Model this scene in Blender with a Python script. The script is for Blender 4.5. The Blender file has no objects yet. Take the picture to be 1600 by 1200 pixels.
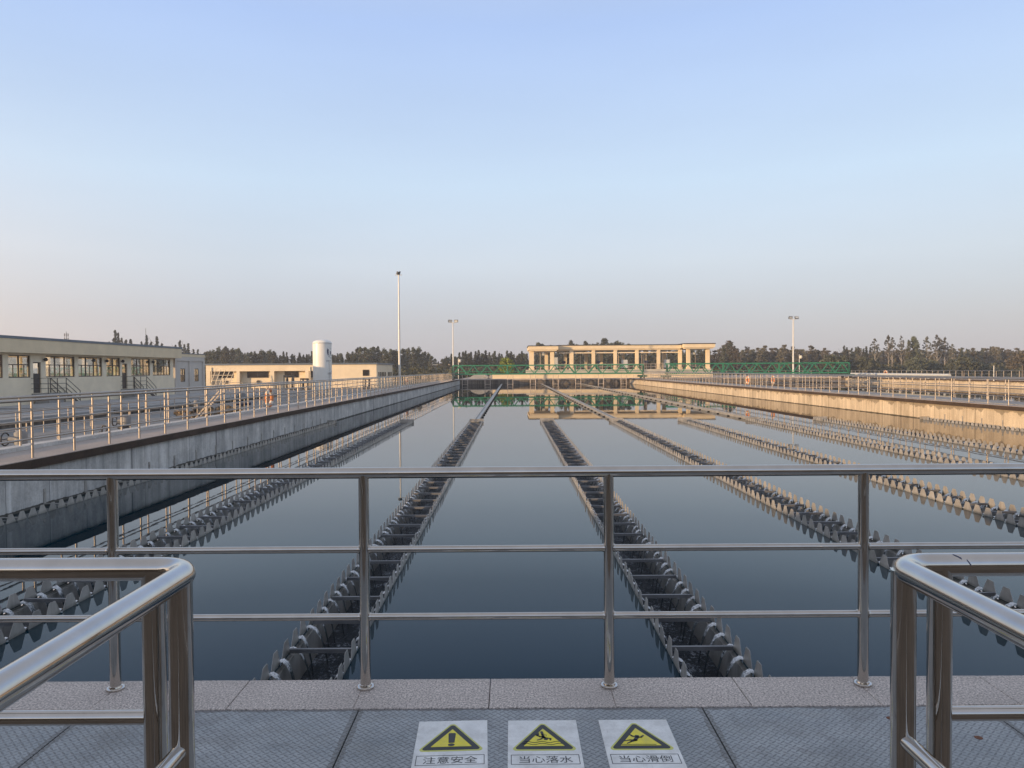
import bpy, math, random
import numpy as np
from mathutils import Vector, Matrix
S = bpy.context.scene
COL = S.collection
R = math.radians

# ------------------------------------------------------------------ camera, sky, sun, exposure
CAM_Z, FPX = 1.62, 1150.0
cam = bpy.data.cameras.new('camera'); camo = bpy.data.objects.new('camera', cam); COL.objects.link(camo)
cam.sensor_width = 36.0; cam.lens = FPX / 1600 * 36; cam.clip_start = 0.05; cam.clip_end = 6000
camo.matrix_world = Matrix.Translation((0, 0, CAM_Z)) @ Matrix.Rotation(R(90 - 1.12), 4, 'X') @ Matrix.Rotation(R(-0.37), 4, 'Z')
S.camera = camo

SUN_EL, SUN_ROT = R(7.2), R(236)          # direction to the sun = (sin rot, cos rot)
to_sun = Vector((math.sin(SUN_ROT) * math.cos(SUN_EL), math.cos(SUN_ROT) * math.cos(SUN_EL), math.sin(SUN_EL)))
sl = bpy.data.lights.new('sun', 'SUN'); sl.energy = 5.0; sl.angle = R(0.5); sl.color = (1.0, 0.68, 0.38)
so = bpy.data.objects.new('sun', sl); COL.objects.link(so); so.rotation_euler = to_sun.to_track_quat('Z', 'Y').to_euler()
so.location = (-60, -40, 60)

w = bpy.data.worlds.new('World'); S.world = w; w.use_nodes = True
nt = w.node_tree; bg = nt.nodes['Background']; bg.inputs[1].default_value = 0.1
sk = nt.nodes.new('ShaderNodeTexSky'); sk.sky_type = 'NISHITA'; sk.sun_disc = False
sk.sun_elevation = SUN_EL; sk.sun_rotation = SUN_ROT; sk.air_density = 1.0; sk.dust_density = 1.0
# a hazy evening sky: the Nishita sky plus the pale veil of haze, which depends only on height above the horizon
tc = nt.nodes.new('ShaderNodeTexCoord'); sx = nt.nodes.new('ShaderNodeSeparateXYZ'); nt.links.new(tc.outputs['Generated'], sx.inputs[0])
rp = nt.nodes.new('ShaderNodeValToRGB'); nt.links.new(sx.outputs['Z'], rp.inputs[0])
el = rp.color_ramp.elements
for i, (p, c) in enumerate([(0.0, (.47, .455, .505)), (0.06, (.51, .515, .575)), (0.14, (.60, .66, .75)), (0.24, (.565, .70, .865)), (0.42, (.42, .565, .88)), (.60, (.45, .50, .62)), (1.0, (.45, .46, .51))]):
    e = el[i] if i < 2 else el.new(p)
    e.position = p; e.color = (*c, 1)
# warmer towards the side of the sun
mpn = nt.nodes.new('ShaderNodeMapping'); mpn.inputs['Scale'].default_value = (1, 1, 5); nt.links.new(tc.outputs['Generated'], mpn.inputs[0])
nz = nt.nodes.new('ShaderNodeTexNoise'); nz.inputs['Scale'].default_value = 2.2; nz.inputs['Detail'].default_value = 5; nt.links.new(mpn.outputs[0], nz.inputs['Vector'])
nm = nt.nodes.new('ShaderNodeMapRange'); nt.links.new(nz.outputs[0], nm.inputs[0]); nm.inputs[1].default_value = .3; nm.inputs[2].default_value = .7; nm.inputs[3].default_value = .975; nm.inputs[4].default_value = 1.025
dp = nt.nodes.new('ShaderNodeVectorMath'); dp.operation = 'DOT_PRODUCT'; nt.links.new(tc.outputs['Generated'], dp.inputs[0])
dp.inputs[1].default_value = (math.sin(SUN_ROT), math.cos(SUN_ROT), 0)
mr = nt.nodes.new('ShaderNodeMapRange'); nt.links.new(dp.outputs['Value'], mr.inputs[0])
mr.inputs[1].default_value = -0.25; mr.inputs[2].default_value = 0.9; mr.inputs[3].default_value = 0.0; mr.inputs[4].default_value = 1.0
mz = nt.nodes.new('ShaderNodeMapRange'); nt.links.new(sx.outputs['Z'], mz.inputs[0])
mz.inputs[1].default_value = 0.0; mz.inputs[2].default_value = 0.36; mz.inputs[3].default_value = 1.0; mz.inputs[4].default_value = 0.0
mm = nt.nodes.new('ShaderNodeMath'); mm.operation = 'MULTIPLY'; nt.links.new(mr.outputs[0], mm.inputs[0]); nt.links.new(mz.outputs[0], mm.inputs[1])
mx = nt.nodes.new('ShaderNodeMix'); mx.data_type = 'RGBA'; mp = nt.nodes.new('ShaderNodeMath'); mp.operation = 'POWER'; nt.links.new(mm.outputs[0], mp.inputs[0]); mp.inputs[1].default_value = 1.25
nt.links.new(mp.outputs[0], mx.inputs[0])
nt.links.new(rp.outputs[0], mx.inputs[6]); mx.inputs[7].default_value = (1.6, 1.2, .90, 1)
sc10 = nt.nodes.new('ShaderNodeVectorMath'); sc10.operation = 'SCALE'; nt.links.new(mx.outputs[2], sc10.inputs[0]); sm_ = nt.nodes.new('ShaderNodeMath'); sm_.operation = 'MULTIPLY'; nt.links.new(nm.outputs[0], sm_.inputs[0]); sm_.inputs[1].default_value = 9.3; nt.links.new(sm_.outputs[0], sc10.inputs['Scale'])
ns = nt.nodes.new('ShaderNodeVectorMath'); ns.operation = 'SCALE'; nt.links.new(sk.outputs[0], ns.inputs[0]); ns.inputs['Scale'].default_value = 0.22
ad = nt.nodes.new('ShaderNodeVectorMath'); ad.operation = 'ADD'; nt.links.new(sc10.outputs[0], ad.inputs[0]); nt.links.new(ns.outputs[0], ad.inputs[1])
nt.links.new(ad.outputs[0], bg.inputs[0])
S.view_settings.view_transform = 'Standard'; S.view_settings.look = 'None'; S.view_settings.exposure = 0.12; S.view_settings.gamma = 1.0
S.cycles.max_bounces = 8; S.cycles.transparent_max_bounces = 12; S.cycles.caustics_reflective = False; S.cycles.caustics_refractive = False

# ------------------------------------------------------------------ materials
def newmat(name):
    m = bpy.data.materials.new(name); m.use_nodes = True
    return m, m.node_tree, m.node_tree.nodes['Principled BSDF']
def N(t, kind, **kw):
    n = t.nodes.new('ShaderNode' + kind)
    for k, v in kw.items(): setattr(n, k, v)
    return n
def mapped(t, scale=(1, 1, 1), world=False):
    c = N(t, 'TexCoord'); m = N(t, 'Mapping'); m.inputs['Scale'].default_value = scale
    if world:
        g = N(t, 'NewGeometry'); t.links.new(g.outputs['Position'], m.inputs[0])
    else: t.links.new(c.outputs['Object'], m.inputs[0])
    return m.outputs[0]
def noise(t, vec, scale, detail=4, rough=.6, dist=0):
    n = N(t, 'TexNoise'); t.links.new(vec, n.inputs['Vector']); n.inputs['Scale'].default_value = scale
    n.inputs['Detail'].default_value = detail; n.inputs['Roughness'].default_value = rough; n.inputs['Distortion'].default_value = dist
    return n.outputs[0]
def ramp(t, fac, stops):
    r = N(t, 'ValToRGB'); t.links.new(fac, r.inputs[0]); e = r.color_ramp.elements
    for i, (p, c) in enumerate(stops):
        x = e[i] if i < 2 else e.new(p)
        x.position = p; x.color = (*c, 1) if len(c) == 3 else c
    return r.outputs[0]
def mixc(t, fac, a, b, mode='MIX'):
    m = N(t, 'Mix', data_type='RGBA', blend_type=mode)
    for s, v in ((0, fac), (6, a), (7, b)):
        if isinstance(v, (int, float)): m.inputs[s].default_value = v
        elif isinstance(v, tuple): m.inputs[s].default_value = (*v, 1)
        else: t.links.new(v, m.inputs[s])
    return m.outputs[2]
def math_(t, op, a, b=None, c=None, clamp=False):
    m = N(t, 'Math', operation=op, use_clamp=clamp)
    for i, v in enumerate((a, b, c)):
        if v is None: continue
        if isinstance(v, (int, float)): m.inputs[i].default_value = v
        else: t.links.new(v, m.inputs[i])
    return m.outputs[0]
def bump(t, bs, h, strength=.3, dist=.01):
    b = N(t, 'Bump'); b.inputs['Strength'].default_value = strength; b.inputs['Distance'].default_value = dist
    t.links.new(h, b.inputs['Height']); t.links.new(b.outputs[0], bs.inputs['Normal'])
def setp(bs, **kw):
    for k, v in kw.items():
        bs.inputs[{'rough': 'Roughness', 'metal': 'Metallic', 'ior': 'IOR', 'spec': 'Specular IOR Level', 'trans': 'Transmission Weight', 'coat': 'Coat Weight'}[k]].default_value = v

def plain(name, col, rough=.6, metal=0, var=.12, scale=6, bumps=0, spec=.5):
    m, t, b = newmat(name)
    v = mapped(t, world=True); n = noise(t, v, scale, 5)
    d = tuple(c * (1 - var * 1.6) for c in col); l = tuple(min(1, c * (1 + var)) for c in col)
    t.links.new(ramp(t, n, [(.3, d), (.7, l)]), b.inputs['Base Color'])
    setp(b, rough=rough, metal=metal, spec=spec)
    if bumps: bump(t, b, noise(t, v, scale * 6, 4), bumps, .01)
    return m

def steel(name, base=.62, rough=.16, tint=(1, .97, .93), axis=0):
    m, t, b = newmat(name)
    v = mapped(t, (1, 1, 1)); n = noise(t, v, 9, 5)
    st = noise(t, mapped(t, (40, 40, 3)), 3, 3)
    c = ramp(t, n, [(.25, tuple(base * .82 * k for k in tint)), (.75, tuple(base * k for k in tint))])
    t.links.new(c, b.inputs['Base Color']); setp(b, metal=1)
    sp_ = noise(t, mapped(t), 60, 4, .75); n = math_(t, 'ADD', math_(t, 'MULTIPLY', n, .75), math_(t, 'MULTIPLY', sp_, .25))
    t.links.new(ramp(t, math_(t, 'ADD', math_(t, 'MULTIPLY', n, .6), math_(t, 'MULTIPLY', st, .4)), [(.36, (rough * .7,) * 3), (.64, (rough * 2.0,) * 3)]), b.inputs['Roughness'])
    return m

def concrete(name, light, dark, streaks=1.0, joint=None, stain_z=None, axis='Y', rough=.85, patch=None):
    m, t, b = newmat(name)
    v = mapped(t, world=True)
    big = noise(t, v, .9, 6, .7)
    col = ramp(t, big, [(.3, dark), (.68, light)])
    fine = noise(t, v, 22, 4, .7)
    col = mixc(t, .35, col, ramp(t, fine, [(.3, (.25, .25, .25)), (.7, (.85, .85, .85))]), 'OVERLAY')
    if streaks:
        sv = mapped(t, (1.5, 1.5, .16), world=True)
        s = noise(t, sv, 1.7, 5, .75, .3)
        s2 = noise(t, mapped(t, (.5, .5, .1), world=True), 1.0, 3)
        sm = ramp(t, math_(t, 'MULTIPLY', s, math_(t, 'ADD', s2, .5)), [(.40, (0, 0, 0)), (.68, (1, 1, 1))])
        col = mixc(t, math_(t, 'MULTIPLY', sm, .75 * streaks), col, tuple(c * .42 for c in dark))
        sl_ = noise(t, mapped(t, (6, 6, .1), world=True), 1.3, 3, .6)
        col = mixc(t, math_(t, 'MULTIPLY', ramp(t, sl_, [(.55, (0, 0, 0)), (.72, (1, 1, 1))]), .35 * streaks), col, tuple(min(1, c * 1.35) for c in light))
    g = N(t, 'NewGeometry'); sp = N(t, 'SeparateXYZ'); t.links.new(g.outputs['Position'], sp.inputs[0])
    if patch:   # damp patches hanging down from the top edge
        pn = noise(t, mapped(t, (.8, .8, .35), world=True), 1.4, 5, .7)
        pz = math_(t, 'ADD', math_(t, 'MULTIPLY', math_(t, 'ADD', sp.outputs['Z'], .95), .9), pn)
        col = mixc(t, math_(t, 'MULTIPLY', math_(t, 'GREATER_THAN', pz, 1.10), .7), col, patch)
    if joint:
        wob = math_(t, 'MULTIPLY', noise(t, mapped(t, (.02, .02, 3), world=True), 1, 2), .03)
        for per, wd, st in joint:
            f = math_(t, 'ABSOLUTE', math_(t, 'SUBTRACT', math_(t, 'FRACT', math_(t, 'DIVIDE', math_(t, 'ADD', sp.outputs[axis], wob), per)), .5))
            k = math_(t, 'LESS_THAN', f, wd / per)
            col = mixc(t, math_(t, 'MULTIPLY', k, st), col, tuple(c * .3 for c in dark))
    if stain_z is not None:   # algae line at the water
        zz = math_(t, 'ADD', sp.outputs['Z'], math_(t, 'MULTIPLY', noise(t, v, 3, 4), .09))
        k = math_(t, 'LESS_THAN', zz, stain_z)
        col = mixc(t, math_(t, 'MULTIPLY', k, .85), col, (.035, .03, .018))
    t.links.new(col, b.inputs['Base Color']); setp(b, rough=rough, spec=.3)
    bump(t, b, math_(t, 'ADD', fine, math_(t, 'MULTIPLY', big, 2)), .25, .012)
    return m

def granite(name, c0=(.54, .475, .43)):
    m, t, b = newmat(name)
    v = mapped(t, world=True)
    n = noise(t, v, 95, 4, .8); n2 = noise(t, v, 150, 2, .6); big = noise(t, v, 1.6, 4)
    c = ramp(t, n, [(.36, tuple(x * .35 for x in c0)), (.5, c0), (.62, tuple(x * 1.6 for x in c0))])
    c = mixc(t, ramp(t, n2, [(.6, (0, 0, 0)), (.68, (1, 1, 1))]), c, (.10, .09, .09))
    c = mixc(t, math_(t, 'MULTIPLY', ramp(t, big, [(.45, (0, 0, 0)), (.7, (1, 1, 1))]), .4), c, tuple(x * .62 for x in c0))
    t.links.new(c, b.inputs['Base Color']); setp(b, rough=.75, spec=.35)
    bump(t, b, n, .2, .002)
    return m

def checker_plate():
    m, t, b = newmat('chequer_plate')
    c = N(t, 'NewGeometry'); sp = N(t, 'SeparateXYZ'); t.links.new(c.outputs['Position'], sp.inputs[0])
    P = .037
    def lattice(off, ang):
        u = math_(t, 'SUBTRACT', math_(t, 'FRACT', math_(t, 'ADD', math_(t, 'DIVIDE', sp.outputs['X'], P), off)), .5)
        q = math_(t, 'SUBTRACT', math_(t, 'FRACT', math_(t, 'ADD', math_(t, 'DIVIDE', sp.outputs['Y'], P), off)), .5)
        ca, sa = math.cos(ang), math.sin(ang)
        a = math_(t, 'ADD', math_(t, 'MULTIPLY', u, ca), math_(t, 'MULTIPLY', q, sa))
        e = math_(t, 'SUBTRACT', math_(t, 'MULTIPLY', q, ca), math_(t, 'MULTIPLY', u, sa))
        d = math_(t, 'ADD', math_(t, 'POWER', math_(t, 'DIVIDE', math_(t, 'ABSOLUTE', a), .44), 2.0), math_(t, 'POWER', math_(t, 'DIVIDE', math_(t, 'ABSOLUTE', e), .105), 2.0))
        mrg = N(t, 'MapRange', interpolation_type='SMOOTHSTEP'); t.links.new(d, mrg.inputs[0])
        mrg.inputs[1].default_value = 1.25; mrg.inputs[2].default_value = .45; mrg.inputs[3].default_value = 0; mrg.inputs[4].default_value = 1
        return mrg.outputs[0]
    h = math_(t, 'MAXIMUM', lattice(0, R(42)), lattice(.5, R(-42)))
    v = mapped(t, world=True)
    big = noise(t, v, 2.3, 5, .65); fine = noise(t, v, 55, 3)
    col = ramp(t, big, [(.3, (.25, .268, .28)), (.7, (.45, .465, .475))])
    col = mixc(t, math_(t, 'MULTIPLY', h, .55), col, (.14, .145, .15))
    col = mixc(t, .2, col, ramp(t, fine, [(.3, (.2, .2, .2)), (.7, (.8, .8, .8))]), 'OVERLAY')
    st = noise(t, mapped(t, (1.2, 3.5, 1), world=True), 1.7, 4)
    col = mixc(t, math_(t, 'MULTIPLY', ramp(t, st, [(.56, (0, 0, 0)), (.72, (1, 1, 1))]), .3), col, (.30, .29, .26))
    # grime along the joint with the kerb
    edge = ramp(t, math_(t, 'ADD', sp.outputs['Y'], math_(t, 'MULTIPLY', noise(t, v, 14, 4), .05)), [(.0, (0, 0, 0)), (1.0, (0, 0, 0))])
    ed = math_(t, 'GREATER_THAN', math_(t, 'ADD', sp.outputs['Y'], math_(t, 'MULTIPLY', noise(t, v, 16, 4), .06)), 3.505)
    col = mixc(t, math_(t, 'MULTIPLY', ed, .6), col, (.09, .065, .05))
    for sx_ in (-2.04, -.743, .90, 2.24):
        dd = math_(t, 'ADD', math_(t, 'ABSOLUTE', math_(t, 'SUBTRACT', sp.outputs['X'], sx_)), math_(t, 'MULTIPLY', noise(t, v, 9, 5, .7), -.05))
        col = mixc(t, math_(t, 'MULTIPLY', math_(t, 'LESS_THAN', dd, .0), .45), col, (.10, .085, .07))
    dr = ramp(t, math_(t, 'MULTIPLY', noise(t, v, 5.5, 6, .75, .8), math_(t, 'ADD', noise(t, v, 1.1, 2), .5)), [(.50, (0, 0, 0)), (.68, (1, 1, 1))])
    col = mixc(t, math_(t, 'MULTIPLY', dr, .32), col, (.13, .12, .11))
    t.links.new(col, b.inputs['Base Color'])
    setp(b, metal=.25, spec=.45)
    t.links.new(ramp(t, big, [(.3, (.42,) * 3), (.7, (.6,) * 3)]), b.inputs['Roughness'])
    bump(t, b, math_(t, 'ADD', h, math_(t, 'MULTIPLY', fine, .05)), 1.0, .007)
    return m

def water_mat(name, base, wave=.0006):
    # clear dark water: a mirror at a flat angle, dark green-blue when looked into; the reflectance curve is that of water under a polarised evening sky
    m, t, b = newmat(name); t.nodes.remove(b)
    o = [n for n in t.nodes if n.type == 'OUTPUT_MATERIAL'][0]
    v = mapped(t, world=True)
    d = N(t, 'BsdfDiffuse'); g = N(t, 'BsdfGlossy'); g.inputs['Roughness'].default_value = .012
    t.links.new(ramp(t, noise(t, v, .12, 3), [(.3, tuple(c * .85 for c in base)), (.7, tuple(c * 1.15 for c in base))]), d.inputs[0])
    lw = N(t, 'LayerWeight'); lw.inputs[0].default_value = .5
    fac = ramp(t, lw.outputs['Facing'], [(0, (.015,) * 3), (.43, (.02,) * 3), (.577, (.045,) * 3), (.724, (.17,) * 3), (.81, (.335,) * 3), (.895, (.58,) * 3), (.95, (.78,) * 3), (1, (1,) * 3)])
    mi = N(t, 'MixShader'); t.links.new(fac, mi.inputs[0]); t.links.new(d.outputs[0], mi.inputs[1]); t.links.new(g.outputs[0], mi.inputs[2]); t.links.new(mi.outputs[0], o.inputs[0])
    bp = N(t, 'Bump'); bp.inputs['Strength'].default_value = 1; bp.inputs['Distance'].default_value = wave
    t.links.new(noise(t, mapped(t, (1, .6, 1), world=True), 2.2, 3), bp.inputs['Height']); t.links.new(bp.outputs[0], g.inputs['Normal'])
    return m
def foam_mat():
    m, t, b = newmat('tumbling_water')
    v = mapped(t, (1, .7, 1), world=True)
    n = noise(t, v, 26, 5, .75, .6); n2 = noise(t, v, 5, 3)
    k = ramp(t, math_(t, 'MULTIPLY', n, math_(t, 'ADD', n2, .55)), [(.56, (0, 0, 0)), (.70, (1, 1, 1))])
    t.links.new(mixc(t, k, (.016, .026, .040), (.36, .40, .46)), b.inputs['Base Color']); setp(b, rough=.06, ior=1.33)
    bump(t, b, n, 1, .05)
    return m
def jet_mat():
    m, t, b = newmat('falling_water')
    v = mapped(t, (1, 1, .5), world=True)
    n = noise(t, v, 45, 3, .7)
    g = N(t, 'NewGeometry'); sp = N(t, 'SeparateXYZ'); t.links.new(g.outputs['Position'], sp.inputs[0])
    k = ramp(t, math_(t, 'ADD', n, math_(t, 'MULTIPLY', math_(t, 'ADD', sp.outputs['Z'], 1.02), 2.4)), [(.48, (0, 0, 0)), (.78, (1, 1, 1))])
    t.links.new(mixc(t, k, (.03, .04, .045), (.78, .80, .82)), b.inputs['Base Color']); setp(b, rough=.08, ior=1.33, spec=.8)
    bump(t, b, n, .8, .02)
    return m
def glass_mat(name, tint=(.9, .93, .9), mixf=.30):
    m = bpy.data.materials.new(name); m.use_nodes = True; t = m.node_tree
    for n in list(t.nodes): t.nodes.remove(n)
    o = N(t, 'OutputMaterial'); tr = N(t, 'BsdfTransparent'); gl = N(t, 'BsdfGlossy'); mi = N(t, 'MixShader'); fr = N(t, 'LayerWeight')
    tr.inputs[0].default_value = (*tint, 1); gl.inputs['Roughness'].default_value = .02; fr.inputs[0].default_value = .5
    a = math_(t, 'ADD', math_(t, 'MULTIPLY', math_(t, 'POWER', fr.outputs['Facing'], 4.0), .6), mixf)
    t.links.new(a, mi.inputs[0]); t.links.new(tr.outputs[0], mi.inputs[1]); t.links.new(gl.outputs[0], mi.inputs[2]); t.links.new(mi.outputs[0], o.inputs[0])
    return m
def leaf_mat(name, c1, c2, c3):
    m, t, b = newmat(name)
    oi = N(t, 'ObjectInfo'); v = mapped(t); n = noise(t, v, .9, 3); n2 = noise(t, v, 6, 2)
    f = math_(t, 'ADD', math_(t, 'MULTIPLY', n, .6), math_(t, 'MULTIPLY', n2, .4))
    col = ramp(t, f, [(.36, c1), (.5, c2), (.64, c3)])
    h = N(t, 'HueSaturation'); t.links.new(col, h.inputs['Color'])
    t.links.new(math_(t, 'ADD', math_(t, 'MULTIPLY', oi.outputs['Random'], .06), .47), h.inputs['Hue'])
    t.links.new(math_(t, 'ADD', math_(t, 'MULTIPLY', oi.outputs['Random'], .7), .65), h.inputs['Value'])
    t.links.new(h.outputs[0], b.inputs['Base Color']); setp(b, rough=.7, spec=.2)
    return m
def ground_mat():
    m, t, b = newmat('grassy_ground')
    v = mapped(t, world=True)
    c = ramp(t, noise(t, v, .05, 6, .7), [(.35, (.055, .06, .028)), (.65, (.16, .135, .085))])
    c = mixc(t, .5, c, ramp(t, noise(t, v, 3, 4), [(.3, (.2, .2, .2)), (.7, (.8, .8, .8))]), 'OVERLAY')
    t.links.new(c, b.inputs['Base Color']); setp(b, rough=.95, spec=.1)
    return m

M = {}
M['steel_front'] = steel('polished_stainless', .60, .06, (1, .93, .85))
M['steel'] = steel('stainless_tube', .47, .34, (1, .88, .76))
M['weir'] = plain('weir_steel', (.42, .40, .37), .42, .3, .2, 2.5)
def weir_stain():
    m = M['weir']; t = m.node_tree; b = t.nodes['Principled BSDF']; old = b.inputs['Base Color'].links[0].from_socket
    g = N(t, 'NewGeometry'); sp = N(t, 'SeparateXYZ'); t.links.new(g.outputs['Position'], sp.inputs[0])
    v = mapped(t, world=True); zz = math_(t, 'ADD', sp.outputs['Z'], math_(t, 'MULTIPLY', noise(t, v, 9, 5, .7), .10))
    k = ramp(t, math_(t, 'ADD', math_(t, 'MULTIPLY', zz, 4), 4.3), [(.68, (1, 1, 1)), (.86, (0, 0, 0))])
    drip = ramp(t, noise(t, mapped(t, (1, 14, 1.5), world=True), 1.5, 4), [(.52, (0, 0, 0)), (.70, (1, 1, 1))])
    c = mixc(t, math_(t, 'MULTIPLY', drip, .35), old, (.14, .13, .11))
    k = math_(t, 'MULTIPLY', k, math_(t, 'GREATER_THAN', sp.outputs['Z'], -.985))
    t.links.new(mixc(t, math_(t, 'MULTIPLY', k, .6), c, (.075, .075, .05)), b.inputs['Base Color'])
weir_stain()
M['shaded_bar_steel'] = plain('shaded_bar_steel', (.17, .17, .175), .5, .3, .2, 4)  # weir steel darkened so that the crossbars look shaded
M['granite'] = granite('granite_stone')
M['plate'] = checker_plate()
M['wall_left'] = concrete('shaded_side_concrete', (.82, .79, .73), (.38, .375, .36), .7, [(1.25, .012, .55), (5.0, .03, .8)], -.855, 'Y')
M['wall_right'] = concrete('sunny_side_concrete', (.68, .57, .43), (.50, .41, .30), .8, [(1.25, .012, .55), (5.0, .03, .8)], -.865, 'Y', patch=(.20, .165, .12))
M['wall_far'] = concrete('far_concrete', (.26, .22, .18), (.10, .085, .07), 1.2, [(2.4, .05, .7)], -.88, 'X')
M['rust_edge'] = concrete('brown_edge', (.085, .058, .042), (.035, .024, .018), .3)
M['slab'] = concrete('walkway_slab', (.46, .395, .345), (.35, .30, .265), 0)
M['kerb_light'] = concrete('pale_kerb', (.62, .60, .56), (.46, .44, .42), 0)
M['yard'] = concrete('yard_concrete', (.27, .265, .255), (.18, .178, .172), 0)
M['yard_top'] = concrete('cover_concrete', (.34, .335, .325), (.25, .247, .24), 0)
M['cream'] = plain('cream_render', (.86, .75, .56), .8, 0, .07, .8, .1)
M['cream_warm'] = plain('warm_cream_render', (.76, .64, .46), .8, 0, .06, .7, .1)
M['grey_wall'] = plain('pale_grey_render', (.56, .52, .47), .8, 0, .05, .8)
M['plinth'] = plain('plinth_render', (.46, .43, .36), .85, 0, .15, .5)
M['cornice'] = plain('cornice_render', (.74, .61, .41), .8, 0, .06, .8)
M['tan_wall'] = plain('tan_render', (.36, .27, .19), .8, 0, .1, .8)
M['landing'] = plain('brown_reflected_floor', (.19, .145, .105), .8, 0, .3, 2)  # brown chosen for how it reflects in the steel posts
M['blue_coping'] = plain('blue_grey_coping', (.115, .15, .19), .5, 0, .12, 2)
M['frame'] = plain('dark_window_frame', (.045, .036, .03), .45, 0, .1, 5)
M['glass'] = glass_mat('window_glass')
M['dark_glass'] = plain('dark_glass', (.022, .017, .016), .08, 0, .2, 3)
M['floor_in'] = plain('interior_floor', (.40, .38, .33), .6, 0, .1, 2)
M['white_paint'] = plain('white_tank_paint', (.80, .79, .74), .38, 0, .04, 1.2)
M['galv'] = plain('galvanised_pole', (.62, .62, .60), .5, .25, .08, 4)
M['navy'] = plain('navy_paint', (.018, .03, .085), .5, 0, .1, 4)
M['green'] = plain('green_paint', (.027, .205, .112), .42, 0, .16, 3)
M['green_dark'] = plain('dark_green_paint', (.014, .085, .05), .5, 0, .2, 3)
M['dark_steel'] = plain('dark_steel', (.05, .05, .052), .5, .4, .2, 5)
M['grey_box'] = plain('grey_cabinet', (.52, .54, .54), .5, 0, .05, 4)
M['actuator'] = plain('actuator_grey', (.20, .20, .20), .6, 0, .1, 8)
M['pipe_frame'] = plain('pale_pipe', (.55, .47, .40), .5, .3, .1, 5)
M['orange'] = plain('faded_orange', (.62, .23, .085), .65, 0, .15, 6)
M['buoy_white'] = plain('faded_white', (.72, .66, .55), .65, 0, .1, 6)
M['sign_white'] = plain('sign_white', (.82, .82, .80), .5, 0, .09, 9, .25)
M['sign_yellow'] = plain('sign_yellow', (.84, .72, .03), .45, 0, .07, 20)
def scuffed(m):
    t = m.node_tree; b = t.nodes['Principled BSDF']; old = b.inputs['Base Color'].links[0].from_socket
    v = mapped(t, world=True)
    k = ramp(t, math_(t, 'MULTIPLY', noise(t, v, 16, 6, .75), math_(t, 'ADD', noise(t, v, 3.5, 3), .5)), [(.44, (0, 0, 0)), (.66, (1, 1, 1))])
    sc = ramp(t, noise(t, mapped(t, (30, 3, 1), world=True), 3, 4, .7), [(.64, (0, 0, 0)), (.70, (1, 1, 1))])
    c = mixc(t, math_(t, 'MULTIPLY', k, .25), old, (.30, .28, .25))
    t.links.new(mixc(t, math_(t, 'MULTIPLY', sc, .2), c, (.35, .34, .32)), b.inputs['Base Color'])
for k_ in ('sign_white', 'sign_yellow'): scuffed(M[k_])
M['sign_black'] = plain('sign_black', (.016, .017, .019), .45, 0, .1, 30)
M['sign_margin'] = plain('sign_margin', (.60, .60, .14), .45, 0, .05, 20)
M['rust'] = plain('rust', (.17, .075, .045), .9, 0, .3, 60)
M['water'] = water_mat('still_water', (.0015, .020, .032))
M['foam'] = foam_mat(); M['jet'] = jet_mat()
M['ground'] = ground_mat()
M['bark'] = plain('bark', (.15, .125, .10), .9, 0, .25, 4)
M['pale_bark'] = plain('pale_bark', (.42, .38, .33), .9, 0, .25, 4)
M['leaf_dark'] = leaf_mat('dark_leaves', (.042, .048, .034), (.09, .098, .067), (.14, .148, .10))
M['leaf_olive'] = leaf_mat('olive_leaves', (.065, .06, .042), (.125, .112, .078), (.185, .165, .115))
M['leaf_grey'] = leaf_mat('grey_green_leaves', (.05, .054, .042), (.10, .10, .078), (.155, .148, .115))
M['leaf_bright'] = leaf_mat('bright_leaves', (.12, .18, .02), (.22, .30, .04), (.32, .38, .07))
M['needles'] = leaf_mat('conifer_needles', (.028, .036, .028), (.055, .066, .048), (.09, .10, .075))
M['scrub'] = leaf_mat('scrub_leaves', (.03, .034, .018), (.065, .066, .034), (.11, .10, .055))
M['dry'] = leaf_mat('dry_grass', (.20, .15, .08), (.30, .23, .13), (.40, .31, .19))

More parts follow.
